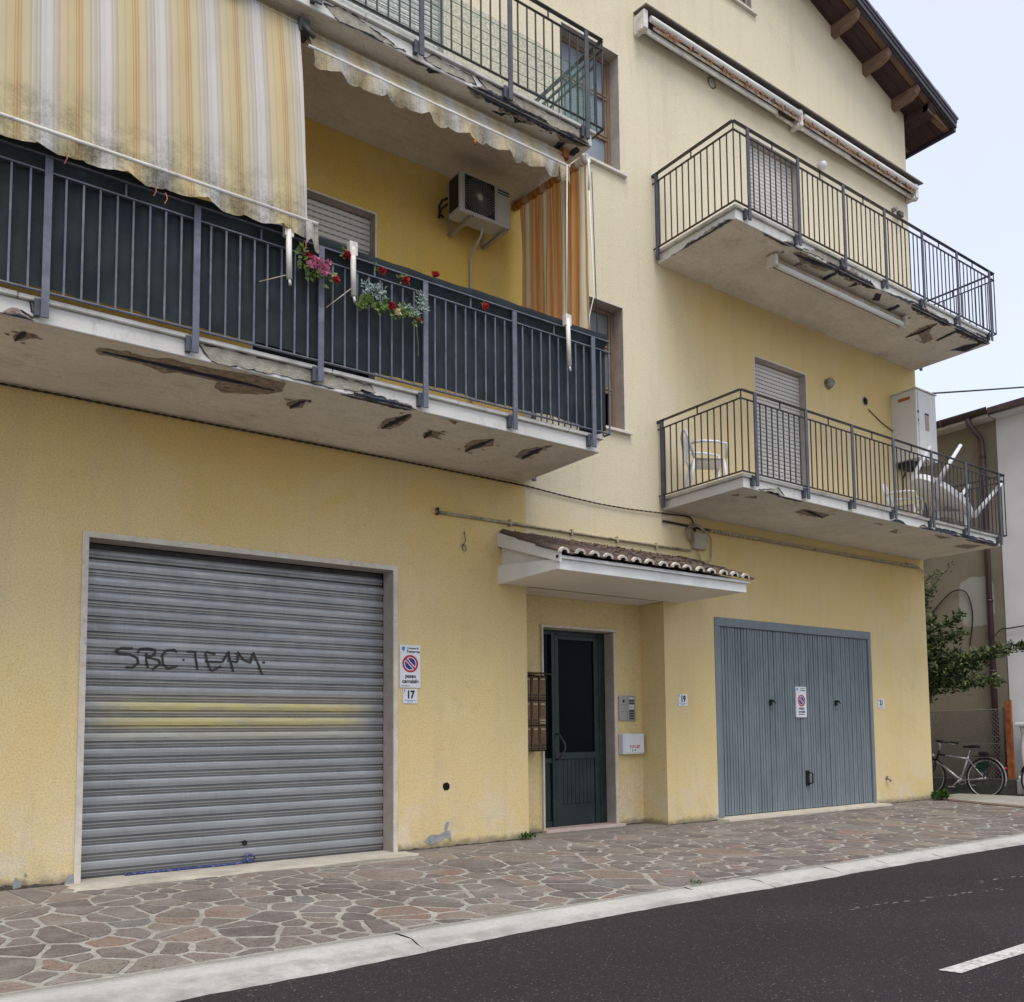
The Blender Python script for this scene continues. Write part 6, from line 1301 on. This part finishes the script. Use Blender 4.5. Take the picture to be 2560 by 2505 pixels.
# low wall, fence, post, balustrade
LWX = 16.2
tag(MB().box(LWX, LWX+.16, .25, 6, -.2, .175).build('low_wall', M['lowwall'], bevel=.01), 'dark mossy low wall under the chain-link fence behind the bicycle', 'wall')
tag(MB().box(LWX-.02, LWX+.18, -3, .247, -.2, .165).build('low_wall', M['kerb'], bevel=.01), 'pale plinth wall under the white balustrade at the right edge', 'wall')
FN = thing('chain_link_fence', 'grey chain-link fence on the low wall behind the bicycle', 'fence', (LWX+.08, 2, .17))
wr = MB(); H0, H1 = .18, 1.42; ya, yb_ = .42, 4.6; st_ = .075; n = int((yb_-ya+(H1-H0))/st_)
for k in range(n):
    for sgn in (1, -1):
        c0 = ya - (H1-H0) + k*st_ if sgn > 0 else ya + k*st_
        y0, z0, y1, z1 = (c0, H0, c0+(H1-H0), H1) if sgn > 0 else (c0, H0, c0-(H1-H0), H1)
        def cl(y0, z0, y1, z1):
            t0, t1 = 0, 1
            for lim, s in ((ya, 1), (yb_, -1)):
                d0 = (y0-lim)*s; d1 = (y1-lim)*s
                if d0 < 0 and d1 < 0: return None
                if d0 < 0: t0 = max(t0, d0/(d0-d1))
                if d1 < 0: t1 = min(t1, d0/(d0-d1))
            return None if t0 >= t1 else (y0+(y1-y0)*t0, z0+(z1-z0)*t0, y0+(y1-y0)*t1, z0+(z1-z0)*t1)
        q = cl(y0, z0, y1, z1)
        if q: wr.tube([(LWX+.08, q[0], q[1]), (LWX+.08, q[2], q[3])], .0055, 4, cap=False)
put(FN, wr, 'wire_mesh', M['wire'])['kind'] = 'stuff'
put(FN, MB().tube([(LWX+.08, ya, 1.42), (LWX+.08, yb_, 1.42)], .006, 5), 'top_wire', M['wire']); put(FN, MB().tube([(LWX+.08, ya, .8), (LWX+.08, yb_, .8)], .004, 5), 'middle_wire', M['wire'])
for y in (.47, 2.4, 4.4): put(FN, MB().tube([(LWX+.08, y, .17), (LWX+.08, y, 1.45)], .02, 8), 'fence_post', M['dgrey'])
OPO = MB().box(LWX+.02, LWX+.06, .30, .33, .10, 1.58).box(LWX+.02, LWX+.06, .385, .415, .10, 1.56).box(LWX+.025, LWX+.055, .33, .385, .10, 1.50); tag(OPO.build('rusty_gate_post', M['rust']), 'orange rusty steel post between the fence and the white balustrade', 'post')
BL = thing('white_balustrade', 'white painted balustrade on the plinth beyond the orange post', 'balustrade', (LWX+.08, -1, .17))
put(BL, MB().box(LWX, LWX+.16, -3, .22, .17, .23), 'base_rail', M['whiterail'], bevel=.01); put(BL, MB().box(LWX-.02, LWX+.18, -3, .24, 1.10, 1.17), 'top_rail', M['whiterail'], bevel=.015)
y = .13
while y > -3:
    put(BL, MB().tube([(LWX+.08, y, z) for z in (.23, .30, .34, .45, .58, .72, .86, .98, 1.03, 1.10)], .05, 8, radii=[.055, .055, .04, .045, .06, .055, .04, .035, .05, .055]), 'baluster', M['whiterail']); y -= .20

# ---- shrub coming from behind the corner
SH = thing('evergreen_shrub', 'glossy dark evergreen shrub reaching out from behind the building corner', 'shrub', (14.6, 1.6, -.05))
rr = random.Random(5)
br = MB(); lv = [MB(), MB(), MB()]
def leafcl(p, n, s, sp, up_=.0):
    for k in range(n):
        q = p + Vector((rr.gauss(0, sp), rr.gauss(0, sp), rr.gauss(0, sp*.8))); d = Vector((rr.uniform(-1, 1), rr.uniform(-1, 1), rr.uniform(-.3, 1))).normalized(); t = d.cross(Vector((rr.uniform(-1, 1), rr.uniform(-1, 1), rr.uniform(-1, 1)))).normalized(); L = s*rr.uniform(.7, 1.2)
        nn = d.cross(t)*L*.06
        i = rr.choices((0, 1, 2), (4, 4, 2.4 + 1.5*up_))[0]; lv[i].face([q, q+d*L*.45+t*L*.2+nn, q+d*L, q+d*L*.45-t*L*.2+nn])  # palest leaves put highlights into the colour, more on some upper limbs
base = Vector((14.7, 2.2, -.05))
tips = []
def limb(a, b, r0, n, dens, s=.085, sp=.085, sag=.0, up_=0):
    s = s*1.28; dens = int(dens*1.6); sp = sp*1.1
    pts = [a.lerp(b, i/n)+Vector((rr.uniform(-.03, .03), rr.uniform(-.03, .03), -sag*math.sin(math.pi*i/n)+rr.uniform(-.02, .02))) for i in range(n+1)]
    br.tube(pts, r0, 5, radii=[lerp(r0, .005, i/n) for i in range(n+1)])
    for i in range(1, n+1): leafcl(pts[i], int(dens*(1.0 if i < n else .7)), s, sp*(1.15-.5*i/n), up_)
V = Vector
br.tube([base, V((14.8, 1.8, 1.0)), V((14.9, 1.6, 2.0)), V((14.9, 1.5, 3.2))], .05, 7, radii=[.07, .06, .045, .02])
limb(V((14.9, 1.6, 1.9)), V((15.2, -.15, 2.38)), .03, 12, 46, up_=1); limb(V((14.9, 1.6, 1.8)), V((15.0, -.10, 1.86)), .03, 12, 46, sag=.0)
limb(V((14.9, 1.5, 2.1)), V((15.1, .35, 2.15)), .03, 9, 60, sp=.13); limb(V((14.9, 1.5, 2.3)), V((15.2, .1, 2.28)), .03, 10, 42, sp=.10, up_=1)
limb(V((14.9, 1.5, 2.4)), V((15.1, .55, 2.72)), .025, 7, 40, sp=.08); limb(V((14.9, 1.5, 2.6)), V((15.1, .52, 3.03)), .02, 7, 26, sp=.05)
limb(V((14.9, 1.5, 2.0)), V((15.0, .55, 1.98)), .03, 8, 60, sp=.13); limb(V((14.85, 1.6, 1.6)), V((14.9, 1.05, 1.72)), .03, 5, 50, sp=.11); limb(V((14.85, 1.6, 2.3)), V((14.9, 1.0, 2.35)), .03, 6, 75, sp=.15)
limb(V((14.9, 1.5, 2.8)), V((14.9, 1.0, 3.0)), .02, 5, 45, sp=.11); limb(V((14.9, 1.5, 3.0)), V((14.9, 1.02, 3.45)), .02, 6, 34, sp=.09)
limb(V((15.2, -.15, 2.38)), V((15.35, -.52, 2.42)), .01, 4, 22, sp=.05); limb(V((14.9, 1.4, 3.2)), V((15.2, .75, 3.95)), .012, 8, 7, s=.05, sp=.05); limb(V((14.9, 1.4, 3.3)), V((15.0, .95, 3.85)), .012, 6, 9, s=.05, sp=.05)
put(SH, br, 'branches', M['branch'])
for k, nm in enumerate(('dark_leaves', 'mid_leaves', 'highlight_leaves')): q = put(SH, lv[k], nm, M['leafs'][k], fix=False); q['kind'] = 'stuff'
gr = MB()
for k in range(500):
    x, y = rr.uniform(15.8, 16.2), rr.uniform(-1.6, .1); z = -.10; h = rr.uniform(.04, .2); gr.face([(x-.012, y, z), (x+.012, y+.01, z), (x+rr.uniform(-.05, .05), y+rr.uniform(-.05, .05), z+h)])
q = gr.build('ground_cover', M['leafs'][0], fix=False); q['kind'] = 'stuff'

# ================================================================ bicycles
def bicycle(lab, loc, rz, detail=True):
    o = thing('bicycle', lab, 'bicycle', loc); o.rotation_euler = (rad(4), 0, rz)
    R_ = .33; wb = 1.06; BB = (.44, 0, .29)     # rear hub at x=0, front hub at x=wb
    def wheel(x, nm='wheel'):
        wo = MB().tube([(x+math.cos(t)*R_, 0, R_+math.sin(t)*R_) for t in [2*math.pi*i/40 for i in range(41)]], .019, 8, cap=False).build(nm, M['tyre'], o)
        MB().tube([(x+math.cos(t)*(R_-.024), 0, R_+math.sin(t)*(R_-.024)) for t in [2*math.pi*i/40 for i in range(41)]], .010, 6, cap=False).build('rim', M['fsilver'], wo)
        sp = MB()
        for k in range(28):
            t = 2*math.pi*k/28; sp.tube([(x+.02*math.cos(t+.8), .02*(-1)**k, R_+.02*math.sin(t+.8)), (x+math.cos(t)*(R_-.03), 0, R_+math.sin(t)*(R_-.03))], .0013, 3, cap=False)
        sp.build('spokes', M['dgrey'], wo); MB().tube([(x, -.05, R_), (x, .05, R_)], .022, 10).build('hub', M['fsilver'], wo)
    wheel(0); wheel(wb)
    st = (.30, 0, .70); hd0, hd1 = (.86, 0, .74), (.90, 0, .62)
    T2 = lambda a, b, r, nm, m: MB().tube([a, b], r, 8).build(nm, M[m], o)
    T2(BB, st, .016, 'seat_tube', 'fsilver'); T2(st, (.26, 0, .84), .012, 'seat_post', 'fsilver'); T2(BB, hd1, .021, 'down_tube', 'fsilver')
    T2((.32, 0, .66), (.72, 0, .71), .015, 'top_tube', 'fsilver'); T2((.72, 0, .71), hd0, .0155, 'top_tube_front', 'tyre'); T2((.84, 0, .80), (.905, 0, .60), .020, 'head_tube', 'tyre')
    for s in (-.04, .04):
        MB().tube([(.31, s*.4, .66), (0, s, R_)], .009).build('seat_stay', M['fsilver'], o); MB().tube([BB, (.2, s, .30), (0, s, R_)], .010).build('chain_stay', M['fsilver'], o)
        MB().tube([(.905, s*.8, .60), (.95, s, .48), (wb, s, R_)], .012).build('fork_blade', M['tyre'], o)
    MB().tube([(.84, 0, .80), (.82, 0, .90), (.85, 0, .94)], .013).build('stem', M['fsilver'], o)
    MB().tube([(.66, -.28, .95), (.76, -.24, .96), (.85, -.08, .95), (.85, .08, .95), (.76, .24, .96), (.66, .28, .95)], .012, 8).build('handlebar', M['tyre'], o)
    for s in (-1, 1): MB().tube([(.63, s*.285, .945), (.76, s*.25, .96)], .018, 8).build('grip', M['tyre'], o); MB().tube([(.80, s*.2, .955), (.74, s*.24, .93), (.68, s*.25, .92)], .006, 5).build('brake_lever', M['fsilver'], o)
    sd = MB().prism([(.40, .018), (.28, .045), (.17, .085), (.12, .08), (.115, -.08), (.17, -.085), (.28, -.045), (.40, -.018)], lambda p: (p[0], p[1], .845), lambda p: (p[0], p[1]*.9, .885+.01*(p[0] < .2))); sd.build('saddle', M['tyre'], o, bevel=.012)
    MB().tube([(BB[0], -.04, BB[2]), (BB[0], .06, BB[2])], .03, 10).build('bottom_bracket', M['fsilver'], o)
    ck = MB(); ck.disc((BB[0], -.05, BB[2]), (0, -1, 0), .085, 24, .065).tube([(BB[0], -.06, BB[2]), (BB[0]-.15, -.065, BB[2]-.08)], .010).box(BB[0]-.2, BB[0]-.11, -.12, -.05, BB[2]-.095, BB[2]-.072); ck.build('crank_set', M['fsilver'], o)
    ck = MB().tube([(BB[0], .06, BB[2]), (BB[0]+.12, .065, BB[2]-.11)], .010).box(BB[0]+.08, BB[0]+.17, .06, .13, BB[2]-.13, BB[2]-.11); ck.build('crank_arm', M['fsilver'], o)
    MB().tube([(BB[0], -.05, BB[2]-.08), (0, -.05, R_-.035)], .006, 4).tube([(BB[0], -.05, BB[2]+.08), (0, -.05, R_+.035)], .006, 4).build('chain', M['dgrey'], o)
    for x, a0, a1 in ((0, 20, 200), (wb, 20, 150)):
        fd = MB(); n = 16
        for i in range(n):
            t0, t1 = rad(lerp(a0, a1, i/n)), rad(lerp(a0, a1, (i+1)/n)); r = R_+.032; f_ = lambda t, y: (x+math.cos(t)*r, y, R_+math.sin(t)*r)
            fd.face([f_(t0, -.028), f_(t1, -.028), f_(t1, .028), f_(t0, .028)], True)
        fd.build('mudguard', M['fsilver'] if x == 0 else M['tyre'], o, fix=False)
    rk = MB(); [rk.tube([(.22, s, .70), (-.28, s, .71)], .006, 5).tube([(0, s, R_), (-.12, s, .70)], .005, 5).tube([(0, s, R_), (-.02, s, .70)], .005, 5) for s in (-.06, .06)]; [rk.tube([(x, -.06, .705), (x, .06, .705)], .005, 5) for x in (.2, .05, -.1, -.26)]; rk.build('luggage_rack', M['tyre'], o)
    MB().box(-.06, .10, -.05, .05, .715, .78).build('rack_bag', M['tyre'], o, bevel=.015)
    MB().face([(.06, .035, .42), (.17, .035, .50), (.12, .035, .58), (-.04, .035, .62), (-.12, .035, .54)]).build('coat_guard', simple('dark_green_guard', (.008, .03, .024), .6), o, fix=False)
    MB().tube([(.93, 0, .72), (1.0, 0, .71)], .03, 8, radii=[.02, .035]).build('headlight', M['fsilver'], o)
    MB().tube([(-.34, 0, .50), (-.37, 0, .50)], .02, 8).build('rear_light', M['red'], o)
    MB().tube([(.36, -.06, .30), (.30, -.14, .02)], .008, 5).build('kickstand', M['fsilver'], o)
    return o
bicycle('silver city bicycle with black saddle leaning by the low wall in the alley', (15.22, .31, -.10), rad(92))
bicycle('second bicycle with only its wheel edge showing at the far right', (15.35, -1.62, -.12), rad(88))

sf = MB()
for (x0, y0, x1, y1, n) in ((4.9, -4.25, 6.6, -4.55, 26), (6.3, -4.2, 8.4, -4.6, 26), (8.9, -4.3, 9.5, -4.35, 6)):
    for k in range(n):
        t = k/n; x = lerp(x0, x1, t)+RR(-.05, .05); y = lerp(y0, y1, t)+RR(-.03, .03); s_ = RR(.012, .045); z = -.100-.03*((-4.3-y)/6.7)+.0015
        sf.face([(x-s_, y, z), (x, y-s_*.3, z), (x+s_, y+RR(-.008, .008), z), (x, y+s_*.35, z)])
sf.build('paint_scuffs', simple('worn_chalk_mark', (.16, .15, .15), .9, var=.4, sc=30), road)['kind'] = 'stuff'
